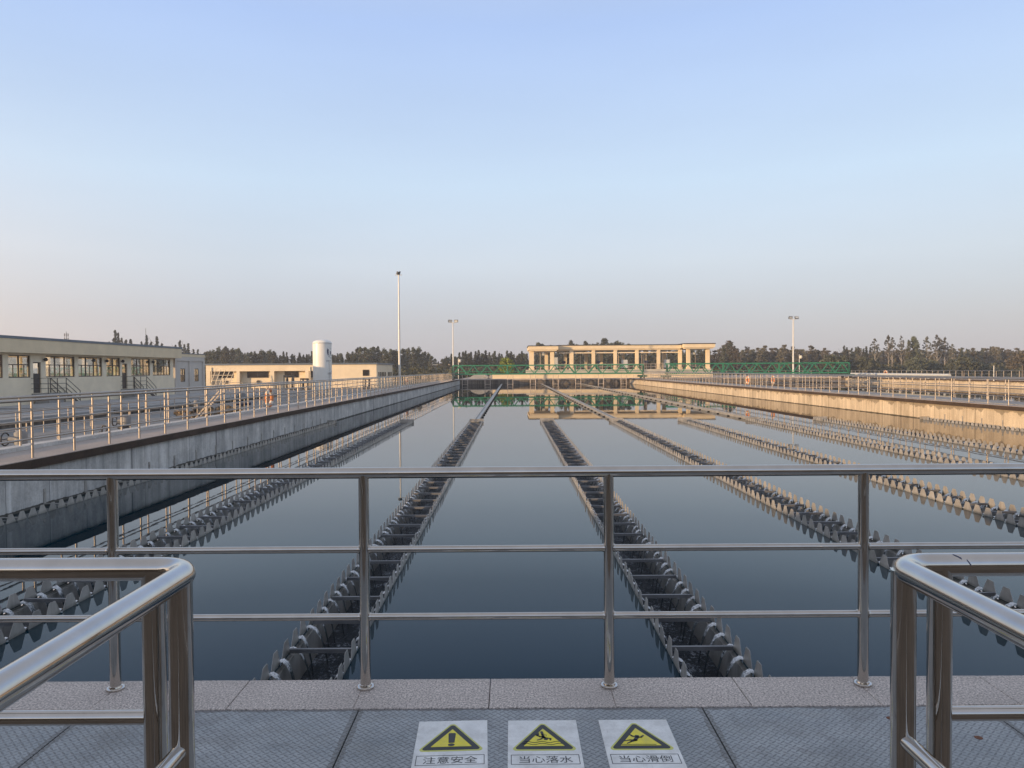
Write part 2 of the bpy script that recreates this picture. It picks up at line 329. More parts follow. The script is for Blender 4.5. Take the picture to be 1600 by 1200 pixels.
# ------------------------------------------------------------------ mesh helpers
class MB:
    def __init__(s): s.v = []; s.f = []; s.sm = []
    def add(s, vs, fs, smooth=False):
        o = len(s.v); s.v += [tuple(p) for p in vs]; s.f += [tuple(i + o for i in q) for q in fs]; s.sm += [smooth] * len(fs); return s
    def box(s, x0, x1, y0, y1, z0, z1):
        return s.add([(x0, y0, z0), (x1, y0, z0), (x1, y1, z0), (x0, y1, z0), (x0, y0, z1), (x1, y0, z1), (x1, y1, z1), (x0, y1, z1)],
                     [(0, 3, 2, 1), (4, 5, 6, 7), (0, 1, 5, 4), (1, 2, 6, 5), (2, 3, 7, 6), (3, 0, 4, 7)])
    def bevbox(s, x0, x1, y0, y1, z0, z1, b=.004):
        # chamfered on the top edges
        vs = [(x0, y0, z0), (x1, y0, z0), (x1, y1, z0), (x0, y1, z0), (x0, y0, z1 - b), (x1, y0, z1 - b), (x1, y1, z1 - b), (x0, y1, z1 - b),
              (x0 + b, y0 + b, z1), (x1 - b, y0 + b, z1), (x1 - b, y1 - b, z1), (x0 + b, y1 - b, z1)]
        fs = [(0, 3, 2, 1), (0, 1, 5, 4), (1, 2, 6, 5), (2, 3, 7, 6), (3, 0, 4, 7), (4, 5, 9, 8), (5, 6, 10, 9), (6, 7, 11, 10), (7, 4, 8, 11), (8, 9, 10, 11)]
        return s.add(vs, fs)
    def tube(s, pts, r, n=10, caps=True, smooth=True):
        pts = [Vector(p) for p in pts]; rs = r if isinstance(r, (list, tuple)) else [r] * len(pts)
        rings = []; up = None
        for i, p in enumerate(pts):
            a = pts[max(i - 1, 0)]; b = pts[min(i + 1, len(pts) - 1)]
            d = (b - a).normalized()
            if 0 < i < len(pts) - 1:
                d1 = (p - a).normalized(); d2 = (b - p).normalized(); d = (d1 + d2).normalized(); k = 1 / max(.3, d.dot(d1))
            else: k = 1
            if up is None: up = Vector((0, 0, 1)) if abs(d.z) < .9 else Vector((1, 0, 0))
            u = d.cross(up).normalized(); v = u.cross(d).normalized(); up = v
            rings.append([p + (u * math.cos(2 * math.pi * j / n) + v * math.sin(2 * math.pi * j / n)) * rs[i] for j in range(n)])
        o = len(s.v)
        for q in rings: s.v += [tuple(x) for x in q]
        for i in range(len(rings) - 1):
            for j in range(n):
                s.f.append((o + i * n + j, o + i * n + (j + 1) % n, o + (i + 1) * n + (j + 1) % n, o + (i + 1) * n + j)); s.sm.append(smooth)
        if caps:
            q = len(s.v); s.v += [tuple(x) for x in rings[0]] + [tuple(x) for x in rings[-1]]
            s.f.append(tuple(q + j for j in reversed(range(n)))); s.f.append(tuple(q + n + j for j in range(n))); s.sm += [False, False]
        return s
    def lathe(s, prof, cx, cy, n=24, smooth=True):
        o = len(s.v)
        for r, z in prof:
            s.v += [(cx + r * math.cos(2 * math.pi * j / n), cy + r * math.sin(2 * math.pi * j / n), z) for j in range(n)]
        for i in range(len(prof) - 1):
            for j in range(n):
                s.f.append((o + i * n + j, o + i * n + (j + 1) % n, o + (i + 1) * n + (j + 1) % n, o + (i + 1) * n + j)); s.sm.append(smooth)
        q = len(s.v); s.v += s.v[o:o + n] + s.v[o + (len(prof) - 1) * n:o + len(prof) * n]
        s.f.append(tuple(q + j for j in reversed(range(n)))); s.f.append(tuple(q + n + j for j in range(n))); s.sm += [False, False]
        return s
    def prism(s, pts2, z0, z1):
        n = len(pts2); o = len(s.v)
        s.v += [(p[0], p[1], z0) for p in pts2] + [(p[0], p[1], z1) for p in pts2]
        s.f.append(tuple(o + i for i in reversed(range(n)))); s.f.append(tuple(o + n + i for i in range(n)))
        for i in range(n): s.f.append((o + i, o + (i + 1) % n, o + n + (i + 1) % n, o + n + i))
        s.sm += [False] * (n + 2); return s
    def bar(s, a, b, wx, wz=None):
        # square bar between two points
        a, b = Vector(a), Vector(b); d = (b - a).normalized(); wz = wz or wx
        up = Vector((0, 0, 1)) if abs(d.z) < .95 else Vector((0, 1, 0))
        u = d.cross(up).normalized() * wx / 2; v = u.cross(d).normalized() * wz / 2
        vs = [a - u - v, a + u - v, a + u + v, a - u + v, b - u - v, b + u - v, b + u + v, b - u + v]
        return s.add(vs, [(0, 1, 2, 3), (4, 7, 6, 5), (0, 4, 5, 1), (1, 5, 6, 2), (2, 6, 7, 3), (3, 7, 4, 0)])
ORG = {}
def place(o, parent, org):
    ORG[o.name] = Vector(org)
    if parent is not None:
        o.parent = parent; o.location = Vector(org) - ORG[parent.name]
    else: o.location = org
def obj(name, mb, mat, parent=None, org=None, mesh=None):
    if org is None: org = ORG[parent.name] if parent is not None else (0, 0, 0)
    org = Vector(org)
    if mesh is None:
        mesh = bpy.data.meshes.new(name)
        mesh.from_pydata([tuple(Vector(p) - org) for p in mb.v], [], mb.f); mesh.update()
        mesh.polygons.foreach_set('use_smooth', mb.sm)
        mesh.materials.append(mat)
    o = bpy.data.objects.new(name, mesh); COL.objects.link(o); place(o, parent, org)
    return o
def tag(o, label=None, cat=None, group=None, kind=None):
    if label: o['label'] = label
    if cat: o['category'] = cat
    if group: o['group'] = group
    if kind: o['kind'] = kind
    return o
def thing(name, label, cat, org=(0, 0, 0), group=None):
    o = bpy.data.objects.new(name, None); COL.objects.link(o); o.empty_display_size = .2; place(o, None, org)
    return tag(o, label, cat, group)
def dup(o, parent=None, org=None):
    c = o.copy(); COL.objects.link(c)
    if org is not None: place(c, parent, org)
    elif parent is not None: c.parent = parent
    return c
def children(o): return [c for c in COL.objects if c.parent == o]
def hz(px): return 577.5 - .0065 * (px - 800)
def at(px, py, D):                      # photo pixel at distance D -> point in the place
    return Vector(((px - 800) / FPX * D, D, CAM_Z - (py - hz(px)) * D / FPX))
def gnd(px, py, z=0.0):                 # photo pixel on a level surface
    d = camo.matrix_world.to_3x3() @ Vector(((px - 800) / FPX, -(py - 600) / FPX, -1.0))
    return Vector((0, 0, CAM_Z)) + d * ((z - CAM_Z) / d.z)
rng = random.Random(7)

# ------------------------------------------------------------------ the setting
WL, WR = -9.06, 20.45          # inner faces of the two long walls
B2L, B2R = 23.3, 58.0          # the neighbouring basin
Y0, Y1 = 3.828, 128.0
ZW = -0.95
def hole_sheet(xs, ys, z, skip):
    m = MB()
    for i in range(len(xs) - 1):
        for j in range(len(ys) - 1):
            if skip(i, j): continue
            m.add([(xs[i], ys[j], z), (xs[i + 1], ys[j], z), (xs[i + 1], ys[j + 1], z), (xs[i], ys[j + 1], z)], [(0, 1, 2, 3)])
    return m
g = obj('ground', hole_sheet([-3500, WL - .3, WR + .1, B2L - .1, B2R + .1, 3500], [-3500, Y0 - .02, Y1 + .1, 3500], -.92,
        lambda i, j: j == 1 and i in (1, 3)), M['ground']); tag(g, kind='structure')
TRX = [-5.16, -1.745, 1.705, 5.08, 8.45, 11.78, 15.10]
TW, TY0, TY1 = .31, 4.15, 36.0      # trough half width and run
xs = [WL - .1]
for x in TRX: xs += [x - TW + .02, x + TW - .02]
xs.append(WR + .1)
wm = hole_sheet(xs, [Y0 - .02, TY0 + .01, TY1 - .01, Y1 + .1], ZW, lambda i, j: j == 1 and i % 2 == 1)
tag(obj('water', wm, M['water']), kind='structure')
tag(obj('water', hole_sheet([B2L - .1, B2R + .1], [-30, Y1 + .1], ZW, lambda i, j: False), M['water']), kind='structure')
tag(obj('yard', MB().box(-120, -10.62, -20, 128, -1.1, -.87), M['yard']), kind='structure')
tag(obj('terrace', MB().box(-9.5, 62, 128.3, 175, -1.2, -.012), M['slab']), kind='structure')

# deck under the camera: substructure, kerb of granite slabs, chequer plates
tag(obj('deck_base', MB().box(-9.0, 20.3, -3.0, 3.80, -2.5, -.05), M['yard']), kind='structure')
kb = MB()
kx = [-9.0, -7.74, -6.47, -5.2, -3.93, -2.66, -1.385, -.122, 1.142, 2.43, 3.7, 4.97, 6.24, 7.5, 8.8, 10.07, 11.34, 12.6, 13.9, 15.15, 16.4, 17.7, 18.95, 20.2]
for a, b in zip(kx[:-1], kx[1:]):
    mid = (a + b) / 2 - .02
    kb.bevbox(a + .002, mid - .0008, 3.498, 3.830, -.045, 0.0, .003); kb.bevbox(mid + .0008, b - .002, 3.498, 3.830, -.045, .0008, .003)
tag(obj('kerb', kb, M['granite']), kind='structure')
seams = [(-3.4, -2.04, 'chequer plate beside the left handrail, its seam hidden behind the posts'), (-2.04, -.743, 'chequer plate left of the three warning signs, in front of the left corner posts'),
         (-.743, .90, 'chequer plate that carries the three warning signs'), (.90, 2.24, 'chequer plate with two rusty lifting holes by the right corner posts'),
         (2.24, 3.6, 'chequer plate at the lower right corner, beyond the right corner posts')]
for a, b, lab in seams:
    t = thing('deck_plate', lab, 'floor plate', ((a + b) / 2, 1.6, -.03), 'chequer plates of the deck')
    obj('plate', MB().bevbox(a + .0028, b - .0028, 1.72, 3.492, -.03, -.002, .002), M['plate'], t)
    if a == .90:
        for px, py in ((1390.8, 1121.5), (1529, 1152)):
            p = gnd(px, py)
            obj('lifting_hole', MB().lathe([(.016, -.004), (.017, -.0008), (.013, -.0006)], p.x, p.y, 16), M['rust'], t, p)

tag(obj('landing', MB().box(-4.5, 4.5, -3.4, 1.71, -.028, -.006), M['landing']), kind='structure')  # unseen brown floor added for the steel posts to reflect
# long basin walls and walkways
def basin_wall(name, label, face, mat, edge_x, slab_x, y0, y1, kerb=None):
    t = thing(name, label, 'basin wall', (face, y0, -2.5))
    s = 1 if slab_x[0] > face or slab_x[1] > edge_x else -1
    a, b = sorted((face, slab_x[1] if False else (slab_x[1])))
    return t
t = thing('basin_wall', 'long streaked concrete basin wall in shade on the left of the water', 'basin wall', (WL, Y0, -2.5))
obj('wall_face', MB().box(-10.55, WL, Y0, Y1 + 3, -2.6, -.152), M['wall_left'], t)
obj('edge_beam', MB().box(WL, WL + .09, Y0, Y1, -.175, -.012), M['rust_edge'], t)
obj('walkway', MB().box(-10.62, WL + .1, Y0 - 18, Y1 + 3, -.150, 0), M['slab'], t) if False else obj('walkway', MB().box(-10.62, WL + .075, Y0, Y1 + 3, -.150, 0), M['slab'], t)
obj('outer_kerb', MB().box(-10.52, -10.20, Y0, Y1, .0005, .085), M['kerb_light'], t)
t = thing('basin_wall', 'long sunlit concrete basin wall with brown streaks on the right of the water', 'basin wall', (WR, Y0, -2.5))
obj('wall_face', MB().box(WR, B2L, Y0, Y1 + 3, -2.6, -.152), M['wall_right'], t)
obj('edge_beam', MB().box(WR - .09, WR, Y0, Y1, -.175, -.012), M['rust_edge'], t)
obj('walkway', MB().box(WR - .075, B2L, Y0, Y1 + 3, -.150, 0), M['slab'], t)
hm = MB()
for k in range(20):
    y = 26.3 + k * 1.33 * 2
    hm.box(WR + .75, WR + 1.3, y, y + .9, .0006, .03)
obj('cover_strip', MB().box(WR + .7, B2L - .5, 20, Y1, .0006, .022), M['yard_top'], t)
t = thing('basin_wall', 'low dark stained concrete wall closing the far end of the basin', 'basin wall', (5, Y1, -2.5))
obj('wall_face', MB().box(WL - .1, WR, Y1, Y1 + .3, -2.6, -.19), M['wall_far'], t)
obj('walkway', MB().box(WL + .08, WR - .08, Y1 - .12, Y1 + 3, -.188, -.006), M['slab'], t)
t = thing('basin_wall', 'sunlit far wall of the neighbouring basin beyond the right walkway', 'basin wall', (B2R, 0, -2.5))
obj('wall_face', MB().box(B2R, B2R + 2.5, -30, Y1, -2.6, -.152), M['wall_right'], t)
obj('edge_beam', MB().box(B2R - .09, B2R, -30, Y1, -.175, -.012), M['rust_edge'], t)
obj('walkway', MB().box(B2R - .07, B2R + 2.5, -30, Y1 + 3, -.150, 0), M['slab'], t)
t = thing('basin_wall', 'dim end wall of the neighbouring basin below the right green bridge', 'basin wall', (40, Y1, -2.5))
obj('wall_face', MB().box(B2L, B2R, Y1, Y1 + .3, -2.6, -.19), M['wall_far'], t)
obj('walkway', MB().box(B2L, B2R, Y1 - .1, Y1 + 3, -.188, -.006), M['slab'], t)
t = thing('channel_wall', 'low pale concrete channel wall behind the far end of the water', 'wall', (5, 132, 0))
obj('wall_face', MB().box(-3.5, 36, 132, 132.4, -.01, .72), M['cornice'], t)
obj('cap', MB().box(-3.6, 36.1, 131.9, 132.5, .72, .82), M['kerb_light'], t)
# the dome-like pale cover seen left of the pavilion under the bridge
for px, lab in ((750, 'left one of two pale arched concrete covers behind the far wall'), (778, 'right one of two pale arched concrete covers behind the far wall')):
    p = at(px, 588, 136)
    m = MB()
    n = 10
    pts = [(p.x - 1.9 + 3.8 * i / n, .95 * math.sin(math.pi * i / n) ** .7) for i in range(n + 1)]
    for i in range(n):
        (x0, z0), (x1, z1) = pts[i], pts[i + 1]
        m.add([(x0, 134.5, z0), (x1, 134.5, z1), (x1, 139, z1), (x0, 139, z0)], [(0, 1, 2, 3)], True)
        m.add([(x0, 134.5, -.02), (x1, 134.5, -.02), (x1, 134.5, z1), (x0, 134.5, z0)], [(0, 1, 2, 3)])
    tag(obj('arched_cover', m, M['yard_top'], None, (p.x, 134.5, 0)), lab, 'tank cover', 'arched covers behind the far wall')

# ------------------------------------------------------------------ railings
def post_mesh(r, h, n, beads=()):
    mb = MB().tube([(0, 0, 0), (0, 0, h)], r, n)
    for z in beads:      # weld beads where the rails meet the post
        for sd in (-1, 1): mb.tube([(sd * (r - .003), 0, z), (sd * (r + .003), 0, z), (sd * (r + .007), 0, z)], [.021, .0205, .0178], 18)
    me = bpy.data.meshes.new('post'); me.from_pydata(mb.v, [], mb.f); me.update(); me.polygons.foreach_set('use_smooth', mb.sm); return me
def railing(label, axis, fixed, start, stop, step, z0=0.0, h=1.1, rt=.03, rm=.018, rp=.0235, mat='steel', n=8, first=None, heights=(.365, .71), group=None, flange=False, posts=None):
    """straight railing along an axis: top_rail, mid_rail (two), posts"""
    org = (fixed, start, z0) if axis == 'Y' else (start, fixed, z0)
    t = thing('railing', label, 'railing', org, group)
    P = (lambda u, z: (fixed, u, z)) if axis == 'Y' else (lambda u, z: (u, fixed, z))
    obj('top_rail', MB().tube([P(start, z0 + h), P(stop, z0 + h)], rt, max(n, 10)), M[mat], t)
    for hh in heights:
        obj('mid_rail', MB().tube([P(start, z0 + hh), P(stop, z0 + hh)], rm, n), M[mat], t)
    us = posts if posts else [start + .1 + i * step for i in range(int((stop - start - .1) / step) + 1)]
    me = post_mesh(rp, h, n, heights if flange else ()); me.materials.append(M[mat])
    p0 = None; fl = None
    for u in us:
        if p0 is None:
            p0 = obj('post', None, None, t, P(u, z0), me); p = p0
        else: p = dup(p0, t, P(u, z0))
        if flange:
            if fl is None:
                c = P(u, z0)
                fl = obj('flange', MB().lathe([(.043, .0012), (.043, .010), (.041, .0125), (.032, .0135), (.030, .020), (.0268, .022)], c[0], c[1], 28, False), M[mat], p)
            else: dup(fl, p, P(u, z0))
    return t
# the one right in front
fx = [-2.012 + i * 1.2665 for i in range(-5, 15)]
fx[5], fx[6], fx[7], fx[8] = -2.034, -.757, .487, 1.782
railing('polished stainless railing on the granite kerb, right across the foreground', 'X', 3.728, -8.8, 20.2, 1, rt=.0285, rm=.0175, rp=.0262, mat='steel_front', n=24, flange=True, posts=fx)
def corner_railing(label, cx, sgn, D, post_lat, post_ax, xend):
    t = thing('railing', label, 'railing', (cx, D, 0), 'corner handrails either side of the viewer')
    r = .0305; b = .085
    arc = [(cx + sgn * b - sgn * b * math.sin(a), D - b + b * math.cos(a), 1.1) for a in np.linspace(0, math.pi / 2, 9)]
    obj('top_rail', MB().tube([(xend, D, 1.1)] + arc + [(cx, -1.2, 1.1)], r, 28), M['steel_front'], t)
    obj('mid_rail', MB().tube([(xend, D, .705), (cx + sgn * post_lat, D, .705)], .0195, 20), M['steel_front'], t)
    obj('mid_rail', MB().tube([(cx, D - post_ax, .665), (cx, -1.2, .665)], .0195, 20), M['steel_front'], t)
    obj('mid_rail', MB().tube([(xend, D, .30), (cx + sgn * post_lat, D, .30)], .0195, 20), M['steel_front'], t)
    obj('mid_rail', MB().tube([(cx, D - post_ax, .28), (cx, -1.2, .28)], .0195, 20), M['steel_front'], t)
    for x, y in ((cx + sgn * post_lat, D), (cx, D - post_ax), (cx + sgn * (post_lat + 1.2), D), (cx, .45)):
        obj('post', MB().tube([(x, y, 0), (x, y, 1.1)], .030, 24), M['steel_front'], t, (x, y, 0))
corner_railing('thick polished handrail turning a corner at the lower left', -.842, -1, 1.934, .108, .085, -3.2)
corner_railing('thick polished handrail turning a corner at the lower right, an ink mark on it', 1.0, 1, 1.926, .122, .05, 3.6)
# ink mark on the right handrail is part of its finish
rr = [o for o in COL.objects if o.get('label', '').endswith('ink mark on it')][0]
mk = MB()
for x0, x1, a in ((1.150, 1.166, .25), (1.178, 1.186, -.35)):
    for k in range(4):
        xa = x0 + (x1 - x0) * k / 4; xb = x0 + (x1 - x0) * (k + 1) / 4; r = .0309
        aa = a - .12 * k; ab = aa - .12
        mk.add([(xa, 1.926 - r * math.cos(aa + .9), 1.1 + r * math.sin(aa + .9)), (xb, 1.926 - r * math.cos(ab + .9), 1.1 + r * math.sin(ab + .9)),
                (xb, 1.926 - r * math.cos(ab + 1.12), 1.1 + r * math.sin(ab + 1.12)), (xa, 1.926 - r * math.cos(aa + 1.05), 1.1 + r * math.sin(aa + 1.05))], [(0, 1, 2, 3)])
obj('ink_mark', mk, M['navy'], rr)

railing('stainless railing along the water side of the left walkway', 'Y', -9.13, 11.2, 118, 1.34)
railing('stainless railing on the pale kerb at the outer side of the left walkway', 'Y', -10.36, 12.7, 121, 1.34, z0=.085, h=1.02)
railing('stainless railing along the near basin side of the right walkway', 'Y', 20.72, 26.6, 116, 1.33, rt=.034)
railing('second stainless railing on the right walkway, beside the neighbouring basin', 'Y', 23.0, 30.2, 116, 1.33)
railing('long distant railing on the far side of the neighbouring basin at right', 'Y', B2R + .5, 78, 127, 1.35, rp=.03)
railing('short railing on the far end walkway beneath the pavilion', 'X', 130.6, 21.5, 57, 1.5, rp=.03)
railing('low railing in the left yard nearest the walkway', 'Y', -14.6, 17.5, 60, 1.5, z0=-.87, h=1.0, rt=.022, rm=.014, rp=.02, heights=(.3, .55, .78))
railing('low railing in the left yard beside the flat tank covers', 'Y', -19.5, 22.0, 75, 1.7, z0=-.87, h=1.0, rt=.022, rm=.014, rp=.02, heights=(.3, .55, .78))
railing('railing across the left yard in front of the white tank', 'X', 62.0, -22.5, -11.2, 1.45, z0=-.87, h=1.05, rt=.024, rm=.016, rp=.022, heights=(.35, .7))
railing('railing across the left yard below the long sunlit building', 'X', 92.0, -37, -11.2, 1.6, z0=-.87, h=1.1, rt=.028, rm=.018, rp=.026, heights=(.35, .7))

# ------------------------------------------------------------------ weir troughs
rg_t = random.Random(99)
PITCH = .285
ZB, ZT = -.968, -.797
def tooth_plate(x, y0, y1, out):
    """a plate with a row of big notches; it leans a little, 4 mm thick"""
    m = MB(); n = int((y1 - y0) / PITCH); th = .004
    for k in range(n):
        y = y0 + k * PITCH
        q = rg_t.uniform(-.004, .004); c = y + PITCH / 2; hh = ZT - ZB + q
        prof = [(y, ZB), (y + .016, ZB), (c - .112, ZB + hh * .3), (c - .054, ZB + hh * .96), (c - .042, ZT + q), (c + .042, ZT + q), (c + .054, ZB + hh * .96), (c + .112, ZB + hh * .3), (y + PITCH - .016, ZB), (y + PITCH, ZB), (y + PITCH, -1.06), (y, -1.06)]
        dx = rg_t.uniform(-.012, .012)   # no two plates stand quite alike
        a = [(x + dx * max(0, z - ZB) / hh, p, z) for p, z in prof]; b = [(u + out * th, p, z) for u, p, z in a]
        L = len(prof); f = [tuple(range(L)), tuple(reversed(range(L, 2 * L)))] + [(i, i + L, (i + 1) % L + L, (i + 1) % L) for i in range(L)]
        m.add(a + b, f)
    return m
def jets(x, y0, y1, inward, rg):
    m = MB(); n = int((y1 - y0) / PITCH)
    for k in range(n):
        y = y0 + k * PITCH; v = rg.uniform(.75, 1.2); w0 = rg.uniform(.024, .034)
        pr = [(0.0, -.925, 1.0), (.03, -.918, 1.1), (.075 * v, -.945, 1.15), (.115 * v, -1.02, 1.05), (.15 * v, -1.14, .9), (.175 * v, -1.32, .75)]
        vs = []
        for d, z, k_ in pr:
            for s, up in ((-1, -.012), (-.5, .004), (.5, .004), (1, -.012)):
                vs.append((x + inward * d, y + s * w0 * k_, z + up))
        m.add(vs, [(i * 4 + j, i * 4 + j + 1, i * 4 + j + 5, i * 4 + j + 4) for i in range(5) for j in range(3)], True)
    return m
names_tr = ['weir trough left of centre nearest the shaded wall, with no channel beyond its end', 'central weir trough just left of the middle of the foreground, narrow channel beyond its end',
            'central weir trough just right of the middle of the foreground, ending in open water', 'first weir trough right of the two central ones, narrow channel beyond its end',
            'second weir trough right of the two central ones, ending in open water', 'third weir trough right of the central pair, with a long narrow channel beyond its end',
            'weir trough lying closest to the sunlit right wall, within the reflection of the wall']
bar0 = None
for i, x in enumerate(TRX):
    t = thing('weir_trough', names_tr[i], 'weir trough', (x, TY0, ZW), 'weir troughs in the basin')
    rg = random.Random(i)
    obj('weir_plate', tooth_plate(x - TW, TY0, TY1, 1), M['weir'], t)
    obj('weir_plate', tooth_plate(x + TW, TY0, TY1, -1), M['weir'], t)
    obj('trough_body', MB().box(x - TW + .008, x - TW + .03, TY0, TY1, -1.5, -1.0).box(x + TW - .03, x + TW - .008, TY0, TY1, -1.5, -1.0).box(x - TW + .03, x + TW - .03, TY0, TY1, -1.5, -1.47), M['weir'], t)
    obj('end_plate', MB().box(x - TW - .03, x + TW + .03, TY1, TY1 + .05, -1.5, -.78).box(x - TW, x + TW, TY0 - .02, TY0, -1.5, -.80), M['weir'], t)
    obj('trough_water', MB().add([(x - TW + .03, TY0, -1.30), (x + TW - .03, TY0, -1.30), (x + TW - .03, TY1, -1.30), (x - TW + .03, TY1, -1.30)], [(0, 1, 2, 3)]), M['foam'], t)
    j = jets(x - TW, TY0, TY1, 1, rg); k2 = jets(x + TW, TY0, TY1, -1, rg); j.add(k2.v, k2.f, True)
    jo = obj('falling_water', j, M['jet'], t); jo['kind'] = 'stuff'
    for b in range(int((TY1 - TY0) / .765)):
        y = 4.32 + b * .765
        if bar0 is None: bar0 = obj('crossbar', MB().box(x - TW + .03, x + TW - .03, y - .016, y + .016, -.93, -.893), M['shaded_bar_steel'], t, (x, y, -.88))
        else: dup(bar0, t, (x, y, -.88))
    if i in (1, 3, 5):
        c = MB().box(x - .10, x + .10, TY1 + .35, Y1 - .2, -1.02, -.86).box(x - .12, x - .08, TY1 + .35, Y1 - .2, -.86, -.81).box(x + .08, x + .12, TY1 + .35, Y1 - .2, -.86, -.81)
        c.box(x - .17, x + .17, TY1 + .30, TY1 + .35, -1.0, -.80)
        obj('outlet_channel', c, M['weir'], t)
        sp_ = obj('channel_support', MB().box(x - .22, x + .22, 37.5, 37.58, -1.2, -.90), M['dark_steel'], t, (x, 37.5, -1.0))
        for q in range(1, 45): dup(sp_, t, (x, 37.5 + q * 2.0, -1.0))
# weirs fixed to the two long walls
def wall_weir(label, wall, s):
    xp = wall + s * .46
    t = thing('wall_weir', label, 'weir', (xp, TY0, ZW))
    obj('weir_plate', tooth_plate(xp, TY0, TY1, s), M['weir'], t)
    obj('trough_body', MB().box(*sorted((xp - s * .02, xp - s * .035)), TY0, TY1, -1.5, -.97).box(*sorted((wall + s * .002, xp - s * .036)), TY0, TY1, -1.28, -1.26), M['weir'], t)
    obj('end_plate', MB().box(*sorted((wall + s * .004, xp + s * .01)), TY1, TY1 + .04, -1.5, -.80), M['weir'], t)
    bk = None
    for q in range(23):
        y = 4.6 + q * 1.37
        if bk is None:
            x0, x1 = sorted((wall + s * .001, wall + s * .014)); m = MB().box(x0, x1, y - .035, y + .035, -.93, -.62)
            x0, x1 = sorted((wall + s * .014, xp - s * .01)); m.box(x0, x1, y - .025, y + .025, -.92, -.905)
            x0, x1 = sorted((wall + s * .014, wall + s * .026)); m.box(x0, x1, y - .012, y + .012, -.72, -.69)
            bk = obj('bracket', m, M['weir'], t, (wall, y, -.8))
        else: dup(bk, t, (wall, y, -.8))
wall_weir('notched weir with brackets fixed along the shaded left wall', WL, 1)
wall_weir('notched weir fixed along the sunlit right wall', WR, -1)

# ------------------------------------------------------------------ warning signs on the deck
def text_mesh(body, size, off=.0):
    c = bpy.data.curves.new('lettering', 'FONT'); c.body = body; c.size = size; c.offset = off; c.extrude = 0; c.align_x = 'CENTER'; c.resolution_u = 4
    o = bpy.data.objects.new('lettering', c); COL.objects.link(o)
    dg = bpy.context.evaluated_depsgraph_get(); me = bpy.data.meshes.new_from_object(o.evaluated_get(dg))
    bpy.data.objects.remove(o); return me
def rtri(cx, y0, wdt, r, inset=0):
    """rounded equilateral triangle standing on y0"""
    hgt = wdt * math.sqrt(3) / 2; c = Vector((cx, y0 + hgt / 3)); pts = []
    R0 = hgt * 2 / 3 - inset * 2
    for k in range(3):
        a = math.pi / 2 + k * 2 * math.pi / 3; v = c + Vector((math.cos(a), math.sin(a))) * (R0 - 2 * r)
        for q in range(9):
            b = a - math.pi / 3 + q / 8 * 2 * math.pi / 3; pts.append((v.x + r * math.cos(b), v.y + r * math.sin(b)))
    return pts
def stroke(m, pts, wds, z0, z1):
    pts = [Vector(p) for p in pts]; wds = wds if isinstance(wds, (list, tuple)) else [wds] * len(pts)
    for a, b, wa, wb in zip(pts[:-1], pts[1:], wds[:-1], wds[1:]):
        d = (b - a); d = d.normalized() if d.length > 1e-6 else Vector((1, 0)); nrm = Vector((-d.y, d.x)); an = math.atan2(d.y, d.x); q = []
        for k in range(7):
            th = an + math.pi / 2 + k / 6 * math.pi; q.append((a.x + wa / 2 * math.cos(th), a.y + wa / 2 * math.sin(th)))
        for k in range(7):
            th = an - math.pi / 2 + k / 6 * math.pi; q.append((b.x + wb / 2 * math.cos(th), b.y + wb / 2 * math.sin(th)))
        m.prism(q, z0, z1)
def sign(label, xc, rot, words, picto):
    yt = 3.366; W, H = .313, .425
    t = thing('warning_sign', label, 'sign', (xc, yt, 0)); t.rotation_euler.z = rot
    o = Vector((xc, yt, 0)); Z = [-.002, .0012, .0018, .0024, .0030, .0036]
    obj('board', MB().bevbox(xc - W / 2, xc + W / 2, yt - H, yt, Z[0] + .0005, Z[1], .0006), M['sign_white'], t)
    y0 = 3.105
    obj('margin', MB().prism(rtri(xc, y0 - .010, .292, .016), Z[1], Z[2]), M['sign_margin'], t)
    obj('border', MB().prism(rtri(xc, y0, .262, .012), Z[1], Z[3]), M['sign_black'], t)
    obj('field', MB().prism(rtri(xc, y0 + .0255, .176, .001), Z[1], Z[4]), M['sign_yellow'], t)
    m = MB(); picto(m, xc, y0, Z[1], Z[5]); obj('pictogram', m, M['sign_black'], t)
    f = MB(); x0, x1, ya, yb, wd = xc - .143, xc + .143, 2.986, 3.062, .0028
    f.box(x0, x1, ya, ya + wd, Z[1], Z[2]).box(x0, x1, yb - wd, yb, Z[1], Z[2]).box(x0, x0 + wd, ya + wd, yb - wd, Z[1], Z[2]).box(x1 - wd, x1, ya + wd, yb - wd, Z[1], Z[2])
    obj('caption_frame', f, M['sign_navy'] if 'sign_navy' in M else M['sign_black'], t)
    me = text_mesh(words, .0575); me.materials.append(M['sign_black'])
    obj('caption', None, None, t, (xc, 3.0020, Z[2]), me)
    return t
def p_excl(m, xc, y0, z0, z1):
    m.prism([(xc - .013, y0 + .058), (xc - .008, y0 + .056), (xc + .008, y0 + .056), (xc + .013, y0 + .058), (xc + .0165, y0 + .136), (xc + .012, y0 + .142), (xc - .012, y0 + .142), (xc - .0165, y0 + .136)][::1], z0, z1)
    m.prism([(xc + .0145 * math.cos(a), y0 + .040 + .0115 * math.sin(a)) for a in np.linspace(0, 2 * math.pi, 20)[:-1]], z0, z1)
def from_zoom(px0, sc):
    return lambda X, Y: gnd(px0 + X / sc, 1100 + Y / sc)
